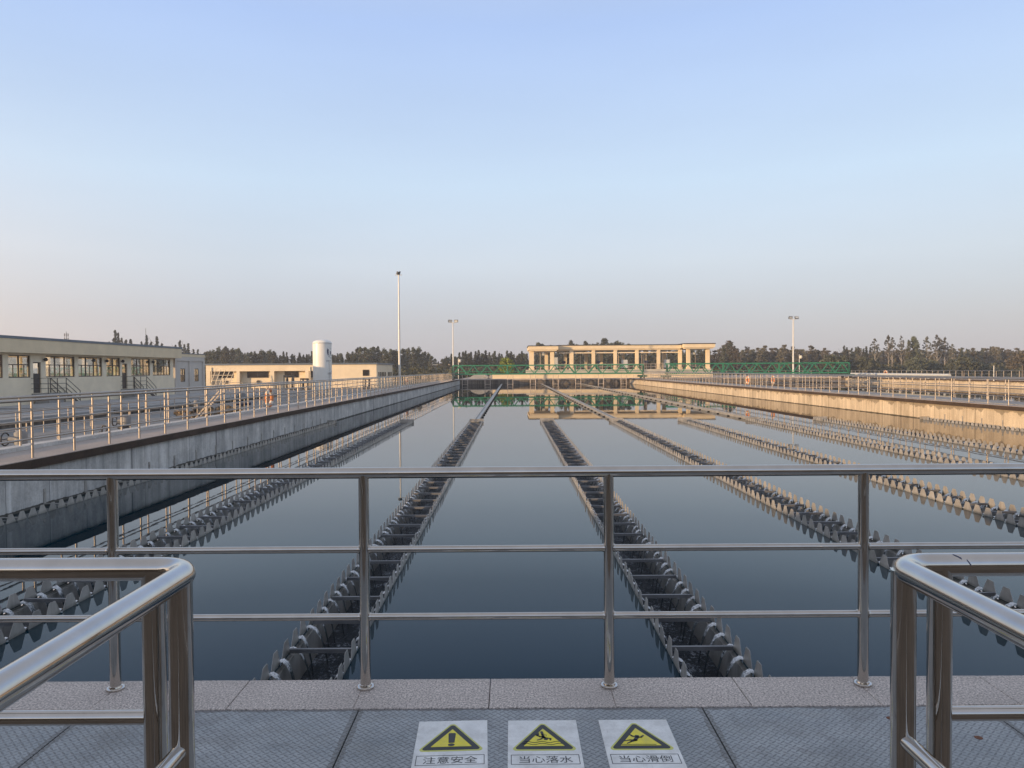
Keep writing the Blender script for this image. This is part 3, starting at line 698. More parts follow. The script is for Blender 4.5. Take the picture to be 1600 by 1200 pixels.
def p_fall(m, xc, y0, z0, z1):
    f = from_zoom(770, 10); q = lambda *a: [f(*p).xy for p in a]
    stroke(m, q((705, 482), (690, 498), (735, 520), (790, 530)), [.013, .012, .009, .012], z0, z1)
    stroke(m, q((762, 448), (778, 492), (790, 530)), [.013, .012, .014], z0, z1)
    stroke(m, q((785, 525), (815, 540)), [.017, .013], z0, z1)
    stroke(m, q((795, 535), (750, 560), (698, 574)), [.009, .008, .006], z0, z1)
    stroke(m, q((815, 540), (860, 545), (902, 552), (900, 572)), [.010, .008, .009, .008], z0, z1)
    stroke(m, q((818, 562), (840, 563)), .013, z0, z1)
    for a in (((705, 465), (712, 452)), ((716, 472), (722, 458)), ((815, 500), (812, 478)), ((835, 515), (832, 490))): stroke(m, q(*a), .0022, z0, z1)
    for yy, xa, xb in ((605, 495, 1035), (635, 465, 1085)):
        pts = [(xa + (xb - xa) * k / 30, yy - 10 * math.sin(k / 30 * 2 * math.pi * 2.3 + .6)) for k in range(31)]
        stroke(m, q(*pts), .0036, z0, z1)
def p_slip(m, xc, y0, z0, z1):
    f = from_zoom(910, 9.412); q = lambda *a: [f(*p).xy for p in a]
    stroke(m, q((790, 478), (812, 480)), .014, z0, z1)
    stroke(m, q((692, 457), (730, 480), (775, 495)), [.007, .010, .008], z0, z1)
    stroke(m, q((800, 498), (860, 498), (893, 474)), [.010, .010, .008], z0, z1)
    stroke(m, q((805, 500), (775, 540)), [.018, .017], z0, z1)
    stroke(m, q((790, 542), (700, 540), (610, 552)), [.013, .009, .006], z0, z1)
    stroke(m, q((775, 545), (720, 562), (662, 588)), [.012, .009, .006], z0, z1)
    stroke(m, q((570, 604), (1085, 604)), .0035, z0, z1)
sign('white floor sign with an exclamation mark in a yellow triangle', -.2805, R(2.2), '注意安全', p_excl)
sign('white floor sign of a figure falling into water in a yellow triangle', .1285, 0, '当心落水', p_fall)
sign('white floor sign of a slipping figure in a yellow triangle', .545, 0, '当心滑倒', p_slip)

# ------------------------------------------------------------------ left building
XF, XBK = -34.5, -40.0
GZ = -.88
def window(parent, x, y0, y1, z0, z1, nv, transom=.58, fr=.07, pane='glass', s=1):
    """window in a wall facing +x at x; frame bars, pane"""
    m = MB(); zt = z0 + (z1 - z0) * transom; xa, xb = x - .10, x - .03
    m.box(xa, xb, y0, y0 + fr, z0, z1).box(xa, xb, y1 - fr, y1, z0, z1)
    m.box(xa, xb, y0 + fr, y1 - fr, z0, z0 + fr).box(xa, xb, y0 + fr, y1 - fr, z1 - fr, z1)
    m.box(xa + .005, xb - .005, y0 + fr, y1 - fr, zt - fr / 2, zt + fr / 2)
    for k in range(1, nv):
        y = y0 + (y1 - y0) * k / nv; m.box(xa + .002, xb - .002, y - fr * .8, y + fr * .8, z0 + fr, z1 - fr)
    for k in range(nv):
        y = y0 + (y1 - y0) * (k + .5) / nv; m.box(xa + .01, xb - .01, y - fr * .35, y + fr * .35, z0 + fr, zt - fr / 2)
    wn = obj('window', m, M['frame'], parent, (x, y0, z0))
    obj('pane', MB().box(x - .07, x - .062, y0 + fr * .6, y1 - fr * .6, z0 + fr * .6, z1 - fr * .6), M[pane], wn)
    return wn
bA = thing('building', 'long low cream building in shade with a row of dark framed windows, far left', 'building', (XF, 60, GZ))
wins = [(37.5, 40.0, 2), (41.2, 44.6, 3), (46.2, 49.9, 3), (50.45, 52.75, 2), (54.5, 58.1, 3), (58.6, 62.0, 3), (62.65, 64.85, 2), (66.75, 70.2, 3), (70.75, 74.35, 3)]
doors = [(53.05, 53.95), (65.15, 66.05)]
Z0, Z1 = 1.27, 2.86
def wall_with_openings(m, x0, x1, ya, yb, z0, z1, ops):
    ops = sorted(ops); y = ya
    for (a, b, c, d) in ops:
        if a > y: m.box(x0, x1, y, a, z0, z1)
        if c > z0: m.box(x0, x1, a, b, z0, c)
        if d < z1: m.box(x0, x1, a, b, d, z1)
        y = b
    if y < yb: m.box(x0, x1, y, yb, z0, z1)
m = MB(); ops = [(a, b, Z0, Z1) for a, b, n in wins] + [(a, b, .14, 2.38) for a, b in doors]
wall_with_openings(m, XF - .25, XF, 30, 75, GZ, 3.0, ops)
bops = [(31 + 3.6 * k, 34.3 + 3.6 * k, Z0 - .5, Z1) for k in range(12)]
wall_with_openings(m, XBK, XBK + .25, 30, 75, GZ, 3.0, bops)
m.box(XBK, XF, 29.75, 30, GZ, 3.0).box(XBK, XF, 75, 75.25, GZ, 1.0)
obj('wall', m, M['cream'], bA)
obj('floor', MB().box(XBK + .25, XF - .25, 30, 75, .0, .13), M['floor_in'], bA)
rf = obj('roof', MB().box(XBK - .3, XF + .75, 29.6, 75.3, 3.0, 3.95), M['cornice'], bA)
obj('coping', MB().box(XBK - .35, XF + .8, 29.5, 75.4, 3.95, 4.13), M['blue_coping'], rf)
for a, b, n in wins: window(bA, XF - .03, a, b, Z0, Z1, n)
for k, (a, b) in enumerate(doors):
    d = obj('door', MB().box(XF - .16, XF - .10, a, b, .14, 1.55).box(XF - .16, XF - .10, a, b, 2.30, 2.38).box(XF - .16, XF - .10, a, a + .1, 1.55, 2.3).box(XF - .16, XF - .10, b - .1, b, 1.55, 2.3), M['dark_steel'] if k == 0 else M['frame'], bA, (XF, a, .14))
    obj('pane', MB().box(XF - .14, XF - .13, a + .08, b - .08, 1.5, 2.32), M['glass'], d)
for a, y in enumerate((48.3, 54.2, 60.4, 62.4, 64.95, 70.45)):
    obj('wall_lamp', MB().lathe([(.05, 2.45), (.13, 2.5), (.13, 2.62), (.06, 2.72)], XF + .2, y, 12).box(XF + .001, XF + .16, y - .03, y + .03, 2.55, 2.61), M['dark_steel'], bA, (XF, y, 2.5))
# outside stairs at the two doors
for k, (a, b) in enumerate(doors):
    t = thing('stairs', ('steel stairs with dark handrails at the left door with a blue-grey panel', 'steel stairs with dark handrails at the right hand door, nearer the building corner')[k], 'stairs', (XF + .6, a, GZ), 'outside stairs of the cream building')
    x0, x1 = XF + .02, XF + 1.25; y0, y1 = a - .25, b + 1.0; ye = y1 + 1.75
    obj('landing', MB().box(x0, x1, y0, y1, -.02, .12).box(x0 + .1, x1 - .1, y0 + .2, y1 - .2, GZ, -.02), M['yard_top'], t)
    st = MB()
    for i in range(5):
        yy = y1 + (i + .5) / 5 * (ye - y1); zz = .12 - (i + 1) / 6 * 1.0; st.box(x0 + .06, x1 - .06, yy - .15, yy + .15, zz - .03, zz)
    obj('step', st, M['yard_top'], t)
    sg = MB()
    for x in (x0 + .02, x1 - .02): sg.bar((x, y1, .02), (x, ye, GZ + .05), .06, .24)
    obj('stringer', sg, M['dark_steel'], t)
    hr = MB()
    for x in (x0 + .03, x1 - .03):
        for z in (.35, .7, 1.1):
            if x > x0 + .5: hr.bar((x, y0, .12 + z), (x, y1, .12 + z), .035)
            hr.bar((x, y1, .12 + z), (x, ye, GZ + z), .035)
        for y, z in ((y0, .12), ((y0 + y1) / 2, .12), (y1, .12), (ye, GZ)):
            if x > x0 + .5 or y >= y1: hr.bar((x, y, z), (x, y, z + 1.1), .04)
    for z in (.35, .7, 1.1): hr.bar((x0, y0, .12 + z), (x1, y0, .12 + z), .035)
    obj('handrail', hr, M['dark_steel'], t)

bB = thing('building', 'small pale grey annex with two little windows at the end of the cream building', 'building', (XF, 79, GZ))
m = MB(); wall_with_openings(m, XF - .3, XF - .12, 75.5, 82.6, GZ, 3.2, [(76.9, 78.0, .55, 1.95), (80.3, 81.35, .55, 1.95)])
m.box(XF - .3, XF, 75.45, 75.75, GZ, 3.2).box(XF - .3, XF, 78.8, 79.3, GZ, 3.2).box(XF - .3, XF, 82.3, 82.7, GZ, 3.2).box(XF - .12, XF, 75.75, 78.8, 2.75, 3.2).box(XF - .12, XF, 79.3, 82.3, 2.75, 3.2)
m.box(XBK, XF - .3, 82.4, 82.7, GZ, .6).box(XBK, XBK + .2, 75.45, 82.7, GZ, .6).box(XBK, XBK + .2, 82.4, 82.7, .6, 3.2)
obj('wall', m, M['grey_wall'], bB)
obj('roof', MB().box(XBK, XF + .02, 75.4, 82.75, 3.2, 3.5), M['cornice'], bB)
obj('coping', MB().box(XBK - .05, XF + .06, 75.42, 82.8, 3.5, 3.58), M['blue_coping'], bB)
for a, b in ((76.9, 78.0), (80.3, 81.35)): window(bB, XF - .12, a, b, .55, 1.95, 2, .5)

# ------------------------------------------------------------------ long sunlit building behind the white tank (faces the viewer)
YC = 105.0
def cx(px): return (px - 800) / FPX * YC
def cz(py): return CAM_Z - (py - 580.3) * YC / FPX
bC = thing('building', 'low sunlit cream filter building with dark strip windows, behind the white tank', 'building', (cx(455), YC, GZ))
xa, xb = cx(322), cx(588.5); ztop = cz(570.6); zs = cz(580.2)
m = MB()
m.box(xa, xb, YC + .9, YC + 1.2, GZ, zs)                                  # recessed wall
m.box(xa, xb, YC, YC + 1.2, zs, ztop)                                     # upper band
bays = [(322, 328.5), (369.5, 374.5), (422, 428.5), (477, 482.5), (519, 588.5)]
for a, b in bays: m.box(cx(a), cx(b), YC + .002, YC + .9, GZ, zs - .002)
m.box(xb - .25, xb, YC + 1.2, 119, GZ, ztop - .002)
m.box(xa, xb - .25, 118.7, 119, GZ, ztop - .003).box(xa, xa + .25, YC + 1.2, 118.7, GZ, ztop - .004)
obj('wall', m, M['cream_warm'], bC)
obj('roof', MB().box(xa - .15, xb + .15, YC - .15, 119.15, ztop, ztop + .22), M['blue_coping'], bC)
for a, b in ((338.5, 361), (383, 416.5), (442, 464), (484, 500)):
    z0, z1 = cz(590.6), cz(580.6)
    wn = obj('window', MB().box(cx(a), cx(b), YC + .84, YC + .899, z0, z1), M['frame'], bC, (cx(a), YC, z0))
    obj('pane', MB().box(cx(a) + .1, (cx(a) + cx(b)) / 2 - .05, YC + .82, YC + .839, z0 + .1, z1 - .1).box((cx(a) + cx(b)) / 2 + .05, cx(b) - .1, YC + .82, YC + .839, z0 + .1, z1 - .1), M['dark_glass'], wn)
wn = obj('window', MB().box(cx(567), cx(577), YC - .05, YC - .001, cz(588.6), cz(579)), M['frame'], bC, (cx(567), YC, 1))
obj('pane', MB().box(cx(568), cx(576), YC - .07, YC - .051, cz(587.8), cz(579.8)), M['dark_glass'], wn)
wn = obj('vent_opening', MB().box(cx(567), cx(578), YC - .05, YC - .001, cz(612), cz(605)), M['dark_steel'], bC, (cx(567), YC, 0))
for k in range(9):
    if k == 5: continue
    y = YC + 1.4 + k * 1.35; obj('window', MB().box(xb + .001, xb + .04, y, y + .8, cz(590), cz(583)), M['dark_glass'], bC, (xb, y, .6))
for px in (349.5, 400.5): obj('vent', MB().tube([(cx(px), YC + .9, cz(597)), (cx(px), YC + .7, cz(597))], .24, 14), M['dark_steel'], bC, (cx(px), YC, cz(597)))
for px in (325.5, 479.5): obj('downpipe', MB().tube([(cx(px) + .5, YC - .08, GZ), (cx(px) + .5, YC - .08, cz(574))], .07, 8), M['cream_warm'], bC, (cx(px), YC, GZ))

# far low building between the lamp posts
p = at(694, 580, 225)
t = thing('building', 'small distant grey building with pale windows, between the two lamp posts on the left', 'building', (p.x, 225, -.9))
obj('wall', MB().box(p.x - 3.4, p.x + 3.4, 225, 231, -.9, 3.1), M['wall_far'], t)
obj('roof', MB().box(p.x - 3.7, p.x + 3.7, 224.6, 231.4, 3.1, 3.45), M['cream'], t)
for k in range(5): obj('window', MB().box(p.x - 3.0 + k * 1.25, p.x - 2.1 + k * 1.25, 224.95, 224.999, 1.2, 2.5), M['grey_box'], t, (p.x + k, 225, 1))

# ------------------------------------------------------------------ unseen block added behind the viewer: shades the deck, browns the steel reflections
t = thing('building', 'unseen block added behind the viewer to shade the deck', 'building', (-13, -6, -.9))
obj('wall', MB().box(-22, -5.2, -15, -.5, -.9, 1.8).box(-5.2, 14, -15, -4.2, -.9, 1.8), M['tan_wall'], t)
obj('roof', MB().box(-22.2, -5.0, -15.2, -.3, 1.8, 2.05).box(-5.0, 14.2, -15.2, -4.0, 1.8, 2.05), M['blue_coping'], t)

# ------------------------------------------------------------------ white tank
DT = 77.0; tx = (504 - 800) / FPX * DT; tr = 14.4 / FPX * DT; ztk = 1.62 + (579.4 - 531.5) * DT / FPX
t = thing('storage_tank', 'tall white cylindrical tank with a dark blue emblem standing in the left yard', 'tank', (tx, DT, GZ))
dome = [(tr * math.cos(a), ztk - .30 + .36 * math.sin(a)) for a in np.linspace(.05, math.pi / 2 - .1, 7)]
obj('shell', MB().lathe([(tr * .99, GZ + .55), (tr, GZ + .6), (tr, ztk - .30)] + dome, tx, DT, 40), M['white_paint'], t)
obj('top_ring', MB().lathe([(tr + .012, ztk - .36), (tr + .035, ztk - .34), (tr + .035, ztk - .29), (tr + .012, ztk - .27)], tx, DT, 40), M['galv'], t)
for k in range(4):
    a = R(45 + 90 * k); x, y = tx + .75 * tr * math.cos(a), DT + .75 * tr * math.sin(a); obj('leg', MB().box(x - .1, x + .1, y - .1, y + .1, GZ, GZ + .58), M['white_paint'], t, (x, y, GZ))
def on_tank(m, quads, r):
    for q in quads: m.add([(tx + r * math.sin(R(a)), DT - r * math.cos(R(a)), z) for a, z in q], [(0, 1, 2, 3)])
zz = lambda py: 1.62 + (579.4 - py) * DT / FPX
em = MB(); qs = []
def strip(pts, w0):
    for (a0, z0, wa), (a1, z1, wb) in zip(pts[:-1], pts[1:]): qs.append([(a0 - wa, z0), (a0 + wa, z0), (a1 + wb, z1), (a1 - wb, z1)])
qs.append([(46, zz(546.2)), (76, zz(546.2)), (72, zz(544)), (46, zz(544))])
strip([(51, zz(546), 6), (50, zz(549), 6), (51, zz(552), 6), (55, zz(555), 6), (62, zz(557.5), 7), (72, zz(559.2), 8), (85, zz(560), 8), (98, zz(559), 8)], 1)
strip([(72, zz(549), 5), (74, zz(553), 6), (80, zz(555.5), 6), (90, zz(556), 6)], 1)
on_tank(em, qs, tr + .006)
obj('emblem', em, M['navy'], t)
lt = MB(); qs = []
for k in range(5): qs.append([(40 + k * 8, zz(565)), (44 + k * 8, zz(565)), (44 + k * 8, zz(563)), (41 + k * 8, zz(563))])
on_tank(lt, qs, tr + .006); obj('lettering', lt, M['navy'], t)
a = R(62); x, y = tx + (tr + .09) * math.sin(a), DT - (tr + .09) * math.cos(a)
obj('level_pipe', MB().tube([(x, y, GZ), (x, y, zz(563))], .045, 8).lathe([(.1, zz(584)), (.16, zz(583)), (.16, zz(580.5)), (.1, zz(579.5))], x, y, 12), M['grey_box'], t)

# ------------------------------------------------------------------ lamp posts
def lamp_post(label, px, D, ztop, r0, r1, z0, heads):
    x = (px - 800) / FPX * D
    t = thing('lamp_post', label, 'lamp post', (x, D, z0), None)
    obj('pole', MB().tube([(x, D, z0), (x, D, z0 + (ztop - z0) * .5), (x, D, ztop)], [r0, (r0 + r1) / 2, r1], 14), M['galv'], t)
    obj('base_plate', MB().box(x - r0 * 2, x + r0 * 2, D - r0 * 2, D + r0 * 2, z0, z0 + .05), M['galv'], t)
    obj('crossarm', MB().bar((x - .55, D, ztop), (x + .55, D, ztop), .09), M['galv'], t)
    for dx, tilt in heads:
        h = MB().box(-.36, .36, -.09, .09, -.24, .24); Rm = Matrix.Rotation(tilt[1], 3, 'Z') @ Matrix.Rotation(tilt[0], 3, 'X')
        h.v = [tuple(Rm @ Vector(v) + Vector((x + dx, D, ztop + .30))) for v in h.v]
        hd = obj('lamp_head', h, M['dark_steel'], t, (x + dx, D, ztop + .3))
        g = MB().box(-.31, .31, -.1, -.092, -.19, .19); g.v = [tuple(Rm @ Vector(v) + Vector((x + dx, D, ztop + .30))) for v in g.v]
        obj('lens', g, M['grey_box'], hd)
    return t
lamp_post('tall pale lamp post rising above the left walkway, highest in the view', 624.5, 116, 16.6, .20, .10, -.9, [(-.12, (.3, 1.3)), (.12, (.3, 1.9))])
lamp_post('lamp post with two dark flood lamps at the left end of the green bridge', 708.5, 140, 10.6, .15, .08, -.1, [(-.55, (.3, .3)), (.6, (.3, -.3))])
lamp_post('pale lamp post with two flood lamps behind the right half of the green bridge', 1239.5, 135, 10.5, .17, .09, -.1, [(-.5, (.3, .2)), (.62, (-.4, .2))])
for px, D, top, lab in ((1249, 133, 557, 'short pole with a white camera beside the right lamp post'), (716.5, 138, 563, 'short pole with a white camera at the left end of the green bridge')):
    p = at(px, top, D)
    t = thing('camera_pole', lab, 'camera pole', (p.x, D, -.1), 'camera poles by the green bridges')
    obj('pole', MB().tube([(p.x, D, -.1), (p.x, D, p.z + .35)], .06, 8), M['galv'], t)
    obj('camera_head', MB().lathe([(.05, p.z - .4), (.24, p.z - .3), (.26, p.z), (.1, p.z + .2)], p.x + .28, D, 12).bar((p.x, D, p.z - .1), (p.x + .3, D, p.z - .1), .08), M['buoy_white'], t)
for px, top, bot, D, lab in ((105, 518, 545, 330, 'thin radio mast with clustered antennas above the cream building roof'), (229, 513, 545, 330, 'thin single spike mast among the conifers behind the cream building')):
    p = at(px, top, D); q = at(px, bot, D)
    t = thing('radio_mast', lab, 'mast', (q.x, D, -.9))
    m = MB().tube([(p.x, D, -.9), (p.x, D, p.z)], [.22, .10], 8)
    obj('mast', m, M['dark_steel'], t)
    if px == 105:
        for k, z in enumerate((p.z - 1.6, p.z - 3.4)):
            for a in (0, 2.1, 4.2): obj('antenna', MB().box(p.x + .8 * math.cos(a) - .16, p.x + .8 * math.cos(a) + .16, D + .8 * math.sin(a) - .1, D + .8 * math.sin(a) + .1, z - .7, z + .7).bar((p.x, D, z), (p.x + .8 * math.cos(a), D + .8 * math.sin(a), z), .08), M['dark_steel'], t, (p.x, D, z))

# ------------------------------------------------------------------ green travelling bridges
def bridge(label, x0, x1, D, z0, z1, period, frames, carriage):
    t = thing('scraper_bridge', label, 'bridge', (x0, D, 0), 'green travelling bridges')
    dep = 1.6
    for y in (D, D + dep):
        obj('top_chord', MB().bar((x0, y, z1), (x1, y, z1), .17), M['green'], t)
        obj('bottom_chord', MB().bar((x0, y, z0), (x1, y, z0), .14, .20), M['green'], t)
        obj('mid_chord', MB().bar((x0, y - .002, z0 + .42), (x1, y - .002, z0 + .42), .07), M['green'], t)
    n = int(round((x1 - x0) / period)); per = (x1 - x0) / n; b0 = {}
    for k in range(n):
        xa = x0 + k * per
        for key, pa, pb in (('u', (0, z0), (per / 2, z1)), ('d', (per / 2, z1), (per, z0))):
            if key not in b0: b0[key] = obj('brace', MB().bar((xa + pa[0], D, pa[1]), (xa + pb[0], D, pb[1]), .12), M['green'], t, (xa, D, z0))
            else: dup(b0[key], t, (xa, D, z0))
            if k % 2 == 0: dup(b0[key], t, (xa, D + dep, z0))
    po = None
    for k in (0, n // 3, 2 * n // 3, n):
        xa = x0 + k * per
        if po is None: po = obj('upright', MB().bar((xa, D - .002, z0), (xa, D - .002, z1), .2, .15), M['green'], t, (xa, D, z0))
        else: dup(po, t, (xa, D, z0))
    obj('deck', MB().box(x0, x1, D + .1, D + dep - .1, z0 - .06, z0 + .04), M['green_dark'], t)
    for xe, s in ((x0, 1), (x1, -1)):
        c = obj('carriage', MB().box(xe - .5, xe + .5, D - .9, D + dep + .9, .32, .62).box(xe - .12, xe + .12, D - .15, D + .1, .62, z1 - .2), M['green_dark'], t, (xe, D, 0))
        for y in (D - .6, D + dep + .6): obj('wheel', MB().tube([(xe - .12, y, .27), (xe + .12, y, .27)], .26, 14), M['dark_steel'], c, (xe, y, .27))
    if frames:
        f0 = None
        for k in range(8):
            x = x0 + 1.9 + k * 3.62
            if f0 is None:
                m = MB().tube([(x - .42, D, z0), (x - .42, D, -2.2)], .05, 8).tube([(x + .42, D, z0), (x + .42, D, -2.2)], .05, 8)
                for z in (-.72, .1): m.tube([(x - .42, D, z), (x + .42, D, z)], .035, 6)
                f0 = obj('scraper_frame', m, M['pipe_frame'], t, (x, D, 0))
            else: dup(f0, t, (x, D, 0))
    return t
bridge('green lattice bridge spanning the main basin at its far end', WL - .35, WR + .5, 117.5, .93, 2.30, 2.11, True, 1)
bridge('green lattice bridge over the neighbouring basin at right', 23.6, 51.3, 112, .85, 2.35, 2.1, False, 1)

# ------------------------------------------------------------------ pavilion
DP = 146.0
def vx(px): return (px - 800) / FPX * DP
def vz(py, px=970): return CAM_Z - (py - hz(px)) * DP / FPX
t = thing('pavilion', 'open cream pavilion with square columns and flat roof beyond the far water end', 'pavilion', (vx(970), DP, 0))
zf = 1.55
obj('plinth', MB().box(vx(823), vx(1113), DP - .2, DP + 10, -.02, zf), M['plinth'], t)
ztp = 6.35
def roof_part(pxa, pxb, y0, y1, zb, zt, nm='roof'):
    r_ = obj(nm, MB().box(vx(pxa), vx(pxb), y0, y1, zb, zt), M['cornice'], t)
    obj('coping', MB().box(vx(pxa) - .1, vx(pxb) + .1, y0 - .1, y1 + .1, zt, zt + .16), M['dark_steel'], r_)
    obj('soffit', MB().box(vx(pxa) + .25, vx(pxb) - .25, y0 + .25, y1 - .25, zb - .22, zb - .002), M['cream_warm'], r_)
roof_part(826, 872, DP - 1.2, DP + 11, 5.48, 6.18)
roof_part(872.8, 1066.2, DP + .6, DP + 10.5, 5.64, 6.30)
roof_part(1067, 1115, DP - 1.2, DP + 11, 5.76, 6.44)
cf = [(827, 834.5), (860, 866), (891, 897), (926, 931), (960.5, 965.5), (994.5, 999.5), (1028.5, 1033.5), (1062.5, 1067.5), (1073.5, 1078.5), (1103.5, 1109)]
for i, (a, b) in enumerate(cf):
    y = DP - .1 if i in (0, 1, 8, 9) else DP + 1.0
    zt_ = 5.26 if i < 2 else (5.54 if i > 7 else 5.42)
    c = obj('column', MB().box(vx(a), vx(b), y, y + .75, zf + .001, zt_ - .001), M['cornice'], t, (vx(a), y, zf))
    obj('column_base', MB().box(vx(a) - .06, vx(b) + .06, y - .06, y + .81, zf + .002, zf + .35), M['cornice'], c)
for i, (a, b) in enumerate([(855, 860), (887, 891), (921, 926), (946, 951), (983, 987), (1019, 1024), (1050, 1056), (1090, 1094)]):
    obj('column', MB().box(vx(a), vx(b), DP + 9, DP + 9.75, zf + .001, 5.25), M['cream_warm'], t, (vx(a), DP + 9, zf))
obj('beam', MB().box(vx(875), vx(1064), DP + 1.2, DP + 1.5, 4.78, 4.98), M['cream_warm'], t)
hr = MB()
for a, b in ((836, 860), (866, 891), (897, 926), (931, 960), (965, 994), (1000, 1028), (1034, 1062), (1079, 1103)):
    for z in (.5, 1.05): hr.bar((vx(a), DP + .3, zf + z), (vx(b), DP + .3, zf + z), .06)
    for k in range(4): x = vx(a) + (vx(b) - vx(a)) * (k + .5) / 4; hr.bar((x, DP + .3, zf), (x, DP + .3, zf + 1.05), .06)
obj('handrail', hr, M['pipe_frame'], t)
for (a, b, ya, yb, lab) in ((867.5, 873, 557.5, 570, 'pale control cabinet in the left bay of the pavilion'), (974, 983.5, 562, 573, 'pale control cabinet in the middle bay of the pavilion'), (1041, 1050, 562, 573, 'pale control cabinet in the right bay of the pavilion')):
    k = thing('control_cabinet', lab, 'cabinet', (vx(a), DP + 2, zf), 'control cabinets in the pavilion')
    zb_ = vz(yb) ; zt_ = vz(ya)
    obj('body', MB().box(vx(a), vx(b), DP + 2, DP + 2.7, zf + .25, zt_), M['grey_box'], k)
    obj('door', MB().box(vx(a) + .08, vx(b) - .08, DP + 1.96, DP + 1.999, zf + .4, zt_ - .1), M['grey_box'], k)
    obj('foot', MB().box(vx(a) + .1, vx(b) - .1, DP + 2.1, DP + 2.6, zf, zf + .25), M['dark_steel'], k)
for px, lab in ((850, 'hoist hanging in the left bay of the pavilion'), (914, 'hoist hanging in the third bay of the pavilion'), (975, 'hoist hanging above the middle cabinet in the pavilion'), (1012, 'hoist hanging in the sixth bay of the pavilion'), (1090, 'hoist hanging in the right bay of the pavilion')):
    k = thing('hoist', lab, 'hoist', (vx(px), DP + 3, 4.6), 'hoists in the pavilion')
    obj('body', MB().box(vx(px) - .25, vx(px) + .25, DP + 2.8, DP + 3.2, 4.45, 4.85), M['grey_box'], k)
    obj('hook', MB().tube([(vx(px), DP + 3, 4.45), (vx(px), DP + 3, 3.9), (vx(px) + .12, DP + 3, 3.75), (vx(px) + .2, DP + 3, 3.9)], .04, 6), M['dark_steel'], k)
    obj('chain', MB().tube([(vx(px) + .3, DP + 3, 4.45), (vx(px) + .3, DP + 3, 2.2)], .03, 6).tube([(vx(px) - .6, DP + 3, 5.1), (vx(px) - .6, DP + 3, zf)], .05, 6), M['pipe_frame'], k)
for px, lab in ((940, 'gate actuator with a wheel standing in the pavilion left of the middle cabinet'), (1017, 'gate actuator with a wheel standing in the pavilion right of the middle cabinet'), (884, 'gate actuator with a wheel in the left bay of the pavilion')):
    k = thing('gate_actuator', lab, 'actuator', (vx(px), DP + 5, zf), 'gate actuators in the pavilion')
    obj('pedestal', MB().lathe([(.25, zf), (.2, zf + .1), (.14, zf + .2), (.14, zf + 1.3)], vx(px), DP + 5, 12), M['dark_steel'], k)
    obj('gearbox', MB().box(vx(px) - .35, vx(px) + .35, DP + 4.7, DP + 5.3, zf + 1.3, zf + 1.75), M['navy'], k)
    obj('spindle', MB().tube([(vx(px), DP + 5, zf + 1.7), (vx(px), DP + 5, zf + 3.2)], .06, 8), M['galv'], k)

# long grey pipe on the far walkway at right
t = thing('service_pipe', 'long pale grey pipe on stands along the far walkway at right', 'pipe', (B2R - .4, 97, 0))
obj('pipe', MB().tube([(B2R - .3, 97, .50), (B2R - .3, 126, .50)], .2, 14), M['grey_box'], t)
for k in range(8): obj('stand', MB().box(B2R - .4, B2R - .2, 98 + k * 3.8, 98.2 + k * 3.8, 0.0, .32), M['grey_box'], t, (B2R, 98 + k * 3.8, 0))
p = at(1553, 571, 88)
t = thing('marker_pole', 'single slim pole standing beyond the distant right railing', 'pole', (p.x, 88, -.1))
obj('pole', MB().tube([(p.x, 88, -.1), (p.x, 88, p.z)], .05, 8).lathe([(.09, -.1), (.09, -.04)], p.x, 88, 10), M['galv'], t)

# ------------------------------------------------------------------ life buoys on the railings
def buoy(label, x, y, z, r=.30, rt=.062, side=1):
    t = thing('life_buoy', label, 'life buoy', (x, y, z), 'life buoys hung on railings')
    def arc(a0, a1, rr, n):
        m = MB(); m.tube([(x, y + r * math.cos(a), z + r * math.sin(a)) for a in np.linspace(a0, a1, n)], rr, 10); return m
    obj('ring', arc(0, 2 * math.pi, rt, 33), M['orange'], t)
    for k in range(4): obj('band', arc(math.pi / 4 + k * math.pi / 2 - .26, math.pi / 4 + k * math.pi / 2 + .26, rt + .005, 7), M['buoy_white'], t)
    obj('rope', MB().tube([(x + .03, y + (r + .075) * math.cos(a), z + (r + .075) * math.sin(a)) for a in np.linspace(0, 2 * math.pi, 25)], .012, 6), M['buoy_white'], t)
    obj('hook', MB().tube([(x, y, z + r + .02), (x - .04 * side, y, z + r + .16), (x, y, z + r + .19)], .012, 6), M['dark_steel'], t)
buoy('orange life buoy on the outer railing of the left walkway, nearest the viewer', -10.2, 30.9, .50, .33, .075)
buoy('small distant life buoy on the left walkway railing below the tall lamp post', -10.22, 71.5, .58)
buoy('life buoy on the near railing of the right walkway', 20.60, 64.3, .56, .31, .07)
buoy('life buoy on the second railing of the right walkway, just right of the other', 22.88, 64.5, .56, .31, .07)
buoy('tiny life buoy on the distant railing near the grey pipe', B2R + .38, 115, .75, .33, .08)

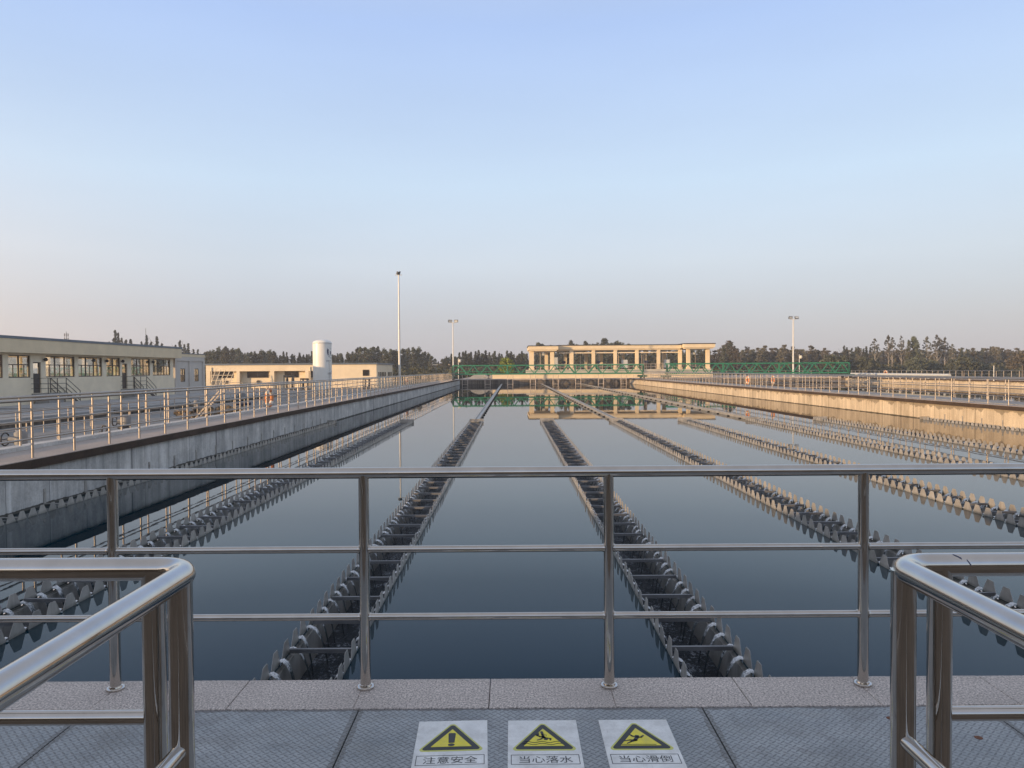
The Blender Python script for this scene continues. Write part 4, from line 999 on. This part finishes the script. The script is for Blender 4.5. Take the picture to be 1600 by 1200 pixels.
# ------------------------------------------------------------------ things in the left yard
for k, (x0, x1, y0, y1, lab) in enumerate(((-31.5, -22.5, 26, 41.5, 'flat raised concrete tank cover in the left yard, nearest the viewer'), (-31.5, -22.5, 43.5, 56, 'flat raised concrete tank cover in the left yard, second from the viewer'),
                                            (-31.0, -22.5, 58, 72, 'flat raised concrete tank cover in the left yard, before the annex'))):
    t = thing('tank_cover', lab, 'tank cover', (x0, y0, -.87), 'flat concrete tank covers')
    obj('slab', MB().bevbox(x0, x1, y0, y1, -.62, -.45, .02), M['yard_top'], t)
    obj('skirt', MB().box(x0 + .25, x1 - .25, y0 + .25, y1 - .25, -.88, -.621), M['wall_far'], t)
def valve(px, py, D, lab):
    x = (px - 800) / FPX * D; z = -.87
    t = thing('valve', lab, 'valve', (x, D, z), 'valves with actuators in the left yard')
    obj('body', MB().lathe([(.16, z), (.16, z + .05), (.09, z + .08), (.09, z + .42), (.2, z + .45), (.2, z + .52), (.12, z + .55)], x, D, 14), M['dark_steel'], t)
    obj('gearbox', MB().tube([(x - .2, D, z + .72), (x + .2, D, z + .72)], .10, 12).lathe([(.15, z + .55), (.16, z + .88), (.1, z + .95)], x + .1, D, 12), M['actuator'], t)
    obj('handwheel', MB().tube([(x - .32, D + .17 * math.cos(a), z + .72 + .17 * math.sin(a)) for a in np.linspace(0, 2 * math.pi, 17)], .02, 6).bar((x - .32, D - .17, z + .72), (x - .32, D + .17, z + .72), .025), M['dark_steel'], t)
    obj('pipe', MB().tube([(x - .5, D, z + .2), (x + .6, D, z + .2)], .12, 12), M['navy'], t)
valve(25, 668, 19.6, 'valve with a pale actuator in the left yard, nearest the viewer')
valve(192, 655, 26.5, 'valve with a pale actuator in the left yard, second from the viewer')
valve(304, 638, 40, 'valve with a pale actuator in the left yard near the annex')
valve(378, 627, 52, 'valve with a pale actuator in the left yard, farthest from the viewer')
# slim conduits bent out of the yard
for k, (px, py, D, lab) in enumerate(((152, 668, 23, 'small rack of bent conduits beside the nearest valves'), (122, 688, 20.5, 'pair of low bent conduits at the foot of the walkway'))):
    x = (px - 800) / FPX * D
    t = thing('conduit_rack', lab, 'conduits', (x, D, -.87))
    for i in range(4 if k == 0 else 2):
        xx = x + i * .12; hgt = (.55, .75, .62, .5)[i] * (1 if k == 0 else .5)
        obj('conduit', MB().tube([(xx, D, -.87), (xx, D, -.87 + hgt), (xx + .06, D - .05, -.87 + hgt + .08), (xx + .16, D - .05, -.87 + hgt + .05)], .02, 6), M['dark_steel'], t, (xx, D, -.87))
    obj('rail', MB().bar((x - .1, D + .03, -.5), (x + .5, D + .03, -.5), .03), M['dark_steel'], t)
# sloping galvanised gangway stairs
x = (326 - 800) / FPX * 33
t = thing('ladder_stair', 'slim sloping galvanised ladder stair in the left yard', 'stairs', (x, 33, -.87))
for sd in (-.22, .22):
    obj('stringer', MB().bar((x - .9, 33 + sd, -.87), (x + .55, 33 + sd, .75), .03, .06), M['steel'], t)
m = MB()
for i in range(8): m.box(x - .86 + i * .18, x - .72 + i * .18, 32.8, 33.2, -.82 + i * .2, -.80 + i * .2)
obj('tread', m, M['steel'], t)

# dark equipment in front of the sunlit building, right of the tank and left
for px0, px1, y, hh, lab in ((443, 460, 97, 1.9, 'dark skid of pipework and pumps left of the white tank'), (469, 482, 96, 1.5, 'dark low pump unit just left of the white tank'), (567, 579, 99, 1.4, 'dark boxed unit at the foot of the sunlit building right of the tank')):
    x0, x1 = (px0 - 800) / FPX * y, (px1 - 800) / FPX * y
    t = thing('pump_skid', lab, 'pump unit', (x0, y, -.87))
    obj('frame', MB().box(x0, x1, y, y + 1, -.87, -.72).bar((x0 + .05, y, -.7), (x0 + .05, y, -.87 + hh), .08).bar((x1 - .05, y, -.7), (x1 - .05, y, -.87 + hh), .08).bar((x0, y, -.87 + hh), (x1, y, -.87 + hh), .08), M['dark_steel'], t)
    n = max(2, int((x1 - x0) / .55))
    for k in range(n):
        xx = x0 + (k + .5) * (x1 - x0) / n; obj('cylinder', MB().lathe([(.12, -.72), (.17, -.6), (.17, -.87 + hh * .75), (.08, -.87 + hh * .9)], xx, y + .4, 10), M['dark_steel'], t, (xx, y, -.7))
    obj('manifold', MB().tube([(x0, y + .4, -.87 + hh * .93), (x1, y + .4, -.87 + hh * .93)], .07, 8), M['dark_steel'], t)
# pale yellow frame of bars by the first bays
x = cx(362); t = thing('pipe_frame', 'yellowish frame of sloping bars in front of the sunlit building', 'frame', (x, 101, -.87))
for k in range(5): obj('bar', MB().tube([(x - 1.6 + k * .6, 101, -.87), (x - .9 + k * .62, 101.8, 2.0 - k * .1)], .05, 6), M['cream_warm'], t, (x + k * .6, 101, -.87))
for k in range(3): obj('rail', MB().tube([(x - 1.4, 101.2, -.3 + k * .7), (x + 1.6, 101.2, -.3 + k * .7)], .04, 6), M['cream_warm'], t, (x, 101, k))

# ------------------------------------------------------------------ vegetation
def leaf_quads(rg, cents, rads, per, size, flat=.75):
    c = np.repeat(np.array(cents), per, axis=0); rr = np.repeat(np.array(rads), per)[:, None]
    n = len(c); d = rg.normal(size=(n, 3)); d /= np.linalg.norm(d, axis=1)[:, None]
    p = c + d * rr * (rg.random((n, 1)) ** .5) * np.array([1, 1, flat])
    a = rg.normal(size=(n, 3)); a /= np.linalg.norm(a, axis=1)[:, None]; b = np.cross(a, rg.normal(size=(n, 3))); b /= np.linalg.norm(b, axis=1)[:, None]
    s = size * rg.uniform(.6, 1.4, (n, 1)); a = a * s; b = b * s * rg.uniform(.5, .9, (n, 1))
    v = np.stack([p - a - b * .3, p + a * .2 - b, p + a + b * .3, p - a * .2 + b], 1).reshape(-1, 3)
    return v
def leaf_mesh(name, v, mat):
    me = bpy.data.meshes.new(name); n = len(v) // 4
    me.vertices.add(len(v)); me.vertices.foreach_set('co', v.astype(np.float32).ravel())
    me.loops.add(4 * n); me.loops.foreach_set('vertex_index', np.arange(4 * n, dtype=np.int32))
    me.polygons.add(n); me.polygons.foreach_set('loop_start', np.arange(0, 4 * n, 4, dtype=np.int32)); me.update(); me.validate()
    me.materials.append(mat); return me
def trunk_mesh(name, h, r, mat, rg, limbs):
    m = MB().tube([(0, 0, 0), (r * .6, 0, h * .35), (-r * .4, r * .3, h * .7), (0, 0, h)], [r, r * .8, r * .5, r * .15], 7)
    for k in range(limbs):
        z = h * rg.uniform(.3, .8); a = rg.uniform(0, 2 * math.pi); L = h * rg.uniform(.12, .25)
        m.tube([(0, 0, z), (L * .5 * math.cos(a), L * .5 * math.sin(a), z + L * .5), (L * .8 * math.cos(a), L * .8 * math.sin(a), z + L * 1.1)], [r * .4, r * .25, r * .08], 5)
    me = bpy.data.meshes.new(name); me.from_pydata(m.v, [], m.f); me.update(); me.polygons.foreach_set('use_smooth', m.sm); me.materials.append(mat); return me
PROTO = {}
def proto(kind, i):
    if (kind, i) in PROTO: return PROTO[(kind, i)]
    rg = np.random.default_rng(hash_(kind) + i)
    if kind == 'poplar':       # slim, tall, open
        h = 10; cs = []; rs = []
        for k in range(90):
            z = rg.uniform(.18, 1.0); w_ = 1.55 * math.sin(math.pi * min(1, (z - .1) / .9) ** .75) + .25
            a = rg.uniform(0, 2 * math.pi); q = w_ * rg.random() ** .5; cs.append((q * math.cos(a), q * math.sin(a), z * h)); rs.append(rg.uniform(.25, .6))
        v = leaf_quads(rg, cs, rs, 24, .16); tm = trunk_mesh('trunk', h * .9, .16, M['bark'], rg, 6); mat = M['leaf_olive']
    elif kind == 'dark_poplar':
        h = 10; cs = []; rs = []
        for k in range(130):
            z = rg.uniform(.08, 1.0); w_ = 1.45 * math.sin(math.pi * min(1, (z - .02) / .98) ** .62) + .2
            a = rg.uniform(0, 2 * math.pi); q = w_ * rg.random() ** .5; cs.append((q * math.cos(a), q * math.sin(a), z * h)); rs.append(rg.uniform(.22, .55))
        v = leaf_quads(rg, cs, rs, 24, .16); tm = trunk_mesh('trunk', h * .9, .18, M['bark'], rg, 6); mat = M['leaf_dark']
    elif kind == 'birch':      # pale trunk, clumps near the top
        h = 12; cs = []; rs = []
        for k in range(60):
            z = rg.uniform(.50, 1.0); w_ = 2.1 * math.sin(math.pi * min(1, max(.02, (z - .42) / .58)) ** .8) + .2
            a = rg.uniform(0, 2 * math.pi); q = w_ * rg.random() ** .6; cs.append((q * math.cos(a), q * math.sin(a), z * h)); rs.append(rg.uniform(.2, .5))
        v = leaf_quads(rg, cs, rs, 24, .15); tm = trunk_mesh('trunk', h * .92, .15, M['pale_bark'], rg, 10); mat = M['leaf_grey']
    elif kind == 'conifer':
        h = 10; cs = []; rs = []
        for k in range(60):
            z = .06 + .93 * k / 59; w_ = (1.6 * (1 - z) ** .8 + .06) * rg.uniform(.75, 1.12)
            for q in range(5 if z < .8 else 3):
                a = rg.uniform(0, 2 * math.pi); u = w_ * rg.uniform(.1, 1); cs.append((u * math.cos(a), u * math.sin(a), z * h - u * .3 + rg.uniform(-.1, .1))); rs.append(.16 + .26 * (1 - z))
        v = leaf_quads(rg, cs, rs, 8, .17, .7); tm = trunk_mesh('trunk', h * .98, .14, M['bark'], rg, 3); mat = M['needles']
    elif kind == 'round':
        h = 6; cs = []; rs = []
        for k in range(75):
            a = rg.uniform(0, 2 * math.pi); e = rg.uniform(-.35, 1.0); q = rg.uniform(.55, 1.0); ce = math.sqrt(max(0, 1 - e * e))
            cs.append((3.0 * q * ce * math.cos(a), 3.0 * q * ce * math.sin(a), 2.9 + 2.7 * q * e)); rs.append(rg.uniform(.45, .9))
        v = leaf_quads(rg, cs, rs, 30, .22); tm = trunk_mesh('trunk', 3.6, .2, M['bark'], rg, 6); mat = M['leaf_olive'] if i % 2 else M['leaf_dark']
    elif kind == 'bright':
        h = 5; cs = []; rs = []
        for k in range(60):
            a = rg.uniform(0, 2 * math.pi); e = rg.uniform(-.6, 1.0); q = rg.uniform(.5, 1.0); ce = math.sqrt(max(0, 1 - e * e))
            cs.append((1.45 * q * ce * math.cos(a), 1.45 * q * ce * math.sin(a), 2.9 + 1.8 * q * e)); rs.append(rg.uniform(.25, .5))
        v = leaf_quads(rg, cs, rs, 34, .15); tm = trunk_mesh('trunk', 3.0, .12, M['bark'], rg, 5); mat = M['leaf_bright']
    PROTO[(kind, i)] = (leaf_mesh('crown', v, mat), tm); return PROTO[(kind, i)]
def hash_(s): return sum(ord(c) * (k + 3) for k, c in enumerate(s))
NAMES = {'poplar': 'poplar_tree', 'dark_poplar': 'poplar_tree', 'birch': 'birch_tree', 'conifer': 'conifer_tree', 'round': 'broadleaf_tree', 'bright': 'broadleaf_tree'}
BASE_H = {'poplar': 10.3, 'dark_poplar': 10.4, 'birch': 12.2, 'conifer': 10.2, 'round': 6.3, 'bright': 5.0}
tr_rng = random.Random(21)
def tree(kind, px, top, D, label, group, wide=1.0, mat=None):
    p = at(px, top, D); h = p.z + .9; s = h / BASE_H[kind]
    cr, tk = proto(kind, tr_rng.randrange(4))
    t = thing(NAMES[kind], label, 'tree', (p.x, D, -.9), group)
    t.rotation_euler.z = tr_rng.uniform(0, 6.28); wd = s * wide * tr_rng.uniform(.88, 1.15); t.scale = (wd, wd, s)
    c = bpy.data.objects.new('crown', cr); COL.objects.link(c); c.parent = t
    k = bpy.data.objects.new('trunk', tk); COL.objects.link(k); k.parent = t
    return t
def belt(kind, pts, D, label, group, jit=6, wide=1.0, dj=14):
    for px, top in pts: tree(kind, px, top + tr_rng.uniform(-2, 3), D + tr_rng.uniform(-dj, dj), label, group, wide)
def span(a, b, step, prof):
    out = []; px = a
    while px <= b:
        for (x0, y0), (x1, y1) in zip(prof[:-1], prof[1:]):
            if x0 <= px <= x1: out.append((px + tr_rng.uniform(-.3, .3) * step, y0 + (y1 - y0) * (px - x0) / (x1 - x0) + tr_rng.uniform(-3, 3.5))); break
        px += step
    return out
# conifers behind the cream building
for px, top, wd in ((181, 515, .75), (186, 519, .6), (191, 527, .8), (198, 530, .9), (205, 529, .9), (222, 533, .8), (230, 523, .7), (237, 533, .8), (246, 525, .85), (254, 536, .9), (275, 538, .9), (282, 531, .9), (289, 537, .9), (295, 536, .8), (303, 545, 1), (310, 545, 1), (172, 533, .8)):
    tree('conifer', px, top, 240 + tr_rng.uniform(-15, 15), 'dark conifer rising behind the roof of the shaded cream building', 'conifers behind the cream building', wd * 1.25)
# behind the sunlit building: poplars then firs
pl = [(322, 548), (345, 543), (360, 543), (385, 548), (410, 547), (428, 549), (445, 552), (465, 553), (480, 553)]
belt('dark_poplar', span(318, 436, 5.0, pl), 225, 'dark bushy poplar in the tree belt behind the sunlit building, left of the white tank', 'tree belt behind the sunlit building', wide=1.1)
belt('dark_poplar', span(322, 600, 8.5, [(322, 549), (480, 553), (600, 551)]), 255, 'dark poplar in the back row behind the sunlit building', 'back row behind the sunlit building', wide=1.35)
belt('conifer', span(432, 536, 6.0, [(432, 553), (460, 551), (500, 550), (540, 553)]), 222, 'pointed dark conifer in the belt on either side of the white tank', 'conifers near the white tank', wide=1.2)
pl = [(536, 557), (548, 552), (562, 543), (580, 541), (605, 543), (620, 545), (640, 544), (655, 543), (668, 552), (682, 561)]
belt('dark_poplar', span(540, 682, 5.0, pl), 222, 'dark poplar in the belt behind the tall lamp post', 'tree belt behind the tall lamp post', wide=1.2)
belt('dark_poplar', span(600, 830, 8.5, [(600, 550), (685, 563), (720, 556), (830, 554)]), 252, 'dark poplar in the back row behind the left end of the green bridge', 'back row behind the green bridge', wide=1.4)
pl = [(682, 562), (700, 556), (720, 550), (750, 547), (780, 549), (800, 551), (826, 552)]
belt('conifer', span(686, 826, 6.2, pl), 215, 'dark conifer in the belt behind the left end of the green bridge', 'conifers behind the green bridge', wide=1.35)
belt('dark_poplar', span(690, 826, 11, [(690, 560), (730, 553), (826, 556)]), 225, 'dark poplar among conifers behind the left end of the green bridge', 'poplars behind the green bridge', wide=1.2)
tree('bright', 792, 557, 158, 'small bright green round tree left of the pavilion', None, 1.3)
# behind the pavilion
pl = [(836, 538), (848, 534), (856, 538), (880, 540), (892, 534), (903, 539), (920, 534), (935, 533), (950, 530), (968, 531), (982, 537), (990, 543), (1020, 544), (1066, 545), (1112, 545)]
belt('dark_poplar', span(838, 1112, 5.6, pl), 232, 'dark poplar behind the pavilion, its top above or between the columns', 'trees behind the pavilion', wide=1.2)
belt('dark_poplar', span(840, 1112, 9.5, [(840, 551), (1112, 549)]), 200, 'low dark tree seen between the columns of the pavilion', 'low trees behind the pavilion', wide=1.7)
# right side
pl = [(1112, 552), (1122, 546), (1130, 536), (1142, 534), (1152, 541), (1170, 543), (1190, 541), (1205, 545), (1225, 540), (1240, 538), (1255, 542), (1275, 541), (1290, 545)]
belt('poplar', span(1116, 1292, 6.2, pl), 218, 'olive brown poplar in the belt behind the right green bridge', 'tree belt behind the right bridge', wide=1.15)
belt('dark_poplar', [(1131, 538), (1140, 534), (1150, 540)], 205, 'taller dark tree just right of the pavilion roof', 'taller trees right of the pavilion', wide=1.1)
belt('poplar', span(1116, 1600, 7.5, [(1116, 546), (1300, 547), (1600, 547)]), 250, 'olive poplar in the back row on the right', 'back row on the right', wide=1.6)
belt('conifer', span(1318, 1372, 6, [(1318, 541), (1345, 543), (1372, 543)]) + span(1500, 1600, 9, [(1500, 541), (1540, 543), (1600, 545)]), 235, 'slim grey conifer among the trees at far right', 'slim conifers at far right', wide=1.1)
for px, top, wd in ((1367, 527, .75), (1388, 523, .6), (1394, 525, .6), (1408, 524, .7), (1428, 524, .9), (1420, 530, .8), (1432, 530, .9), (1448, 526, .9), (1464, 521, .8), (1470, 528, .85), (1476, 527, .8), (1488, 536, .8)):
    tree('birch' if px < 1415 or px > 1440 else 'dark_poplar', px, top, 205 + tr_rng.uniform(-8, 8), 'tall airy tree above the belt at right, pale branches showing' if px < 1415 or px > 1440 else 'tall grey green poplar above the belt at right, between the airy trees', 'tall airy trees at right' if px < 1415 or px > 1440 else 'tall poplars at right', wd)
belt('poplar', span(1318, 1600, 7.5, [(1318, 550), (1400, 549), (1480, 546), (1520, 543), (1545, 541), (1560, 544), (1600, 546)]), 228, 'brownish poplar in the belt at far right', 'tree belt at far right', wide=1.2)
for px, top, wd, lab in ((1302, 549, 1.0, 'dark round bushy tree right of the green bridge, leftmost of the round trees'), (1322, 551, .95, 'dark round bushy tree just beyond the right end of the green bridge'), (1353, 554, 1.0, 'dark round bushy tree below the pair of airy birches'),
                         (1432, 555, 1.0, 'olive round tree in front of the tall grey poplars'), (1455, 558, .9, 'small olive round tree beneath the tallest airy tree'), (1506, 552, 1.15, 'dark round bushy tree, widest of those at right'), (1532, 562, .8, 'low round bush right of the widest round tree'), (1598, 546, 1.05, 'dark green round tree cut by the right edge of the picture')):
    tree('round', px, top, 175 + tr_rng.uniform(-6, 6), lab, 'round trees at right', wd)
# scrub at the foot of the belts
rg = np.random.default_rng(5)
cs = []; rs = []
for k in range(1500):
    px = rg.uniform(318, 1660); D = rg.uniform(178, 215); cs.append(((px - 800) / FPX * D, D, rg.uniform(-.6, 1.9))); rs.append(rg.uniform(.7, 1.5))
o = bpy.data.objects.new('undergrowth', leaf_mesh('undergrowth', leaf_quads(rg, cs, rs, 20, .34), M['scrub'])); COL.objects.link(o)
tag(o, 'belt of low scrub at the foot of the distant trees', 'undergrowth', None, 'stuff')
# dry tufts by the left walkway
cs = []; rs = []
for k in range(46): cs.append((-16.6 + rg.uniform(-1.3, 1.3), 41 + rg.uniform(-2.2, 2.2), -.8 + rg.uniform(0, .3))); rs.append(rg.uniform(.12, .3))
o = bpy.data.objects.new('dry_grass', leaf_mesh('dry_grass', leaf_quads(rg, cs, rs, 60, .06), M['dry'])); COL.objects.link(o)
tag(o, 'patch of dry straw coloured grass in the left yard', 'grass', None, 'stuff')

# ------------------------------------------------------------------ thin evening haze over the whole place
hm = bpy.data.materials.new('thin_haze'); hm.use_nodes = True; t = hm.node_tree
for n in list(t.nodes): t.nodes.remove(n)
o = N(t, 'OutputMaterial'); pv = N(t, 'VolumePrincipled'); pv.inputs['Color'].default_value = (.93, .95, 1, 1); pv.inputs['Density'].default_value = .0006; pv.inputs['Anisotropy'].default_value = .2
t.links.new(pv.outputs[0], o.inputs['Volume'])
tag(obj('haze', MB().box(-420, 420, -60, 400, -4, 22), hm), kind='stuff')
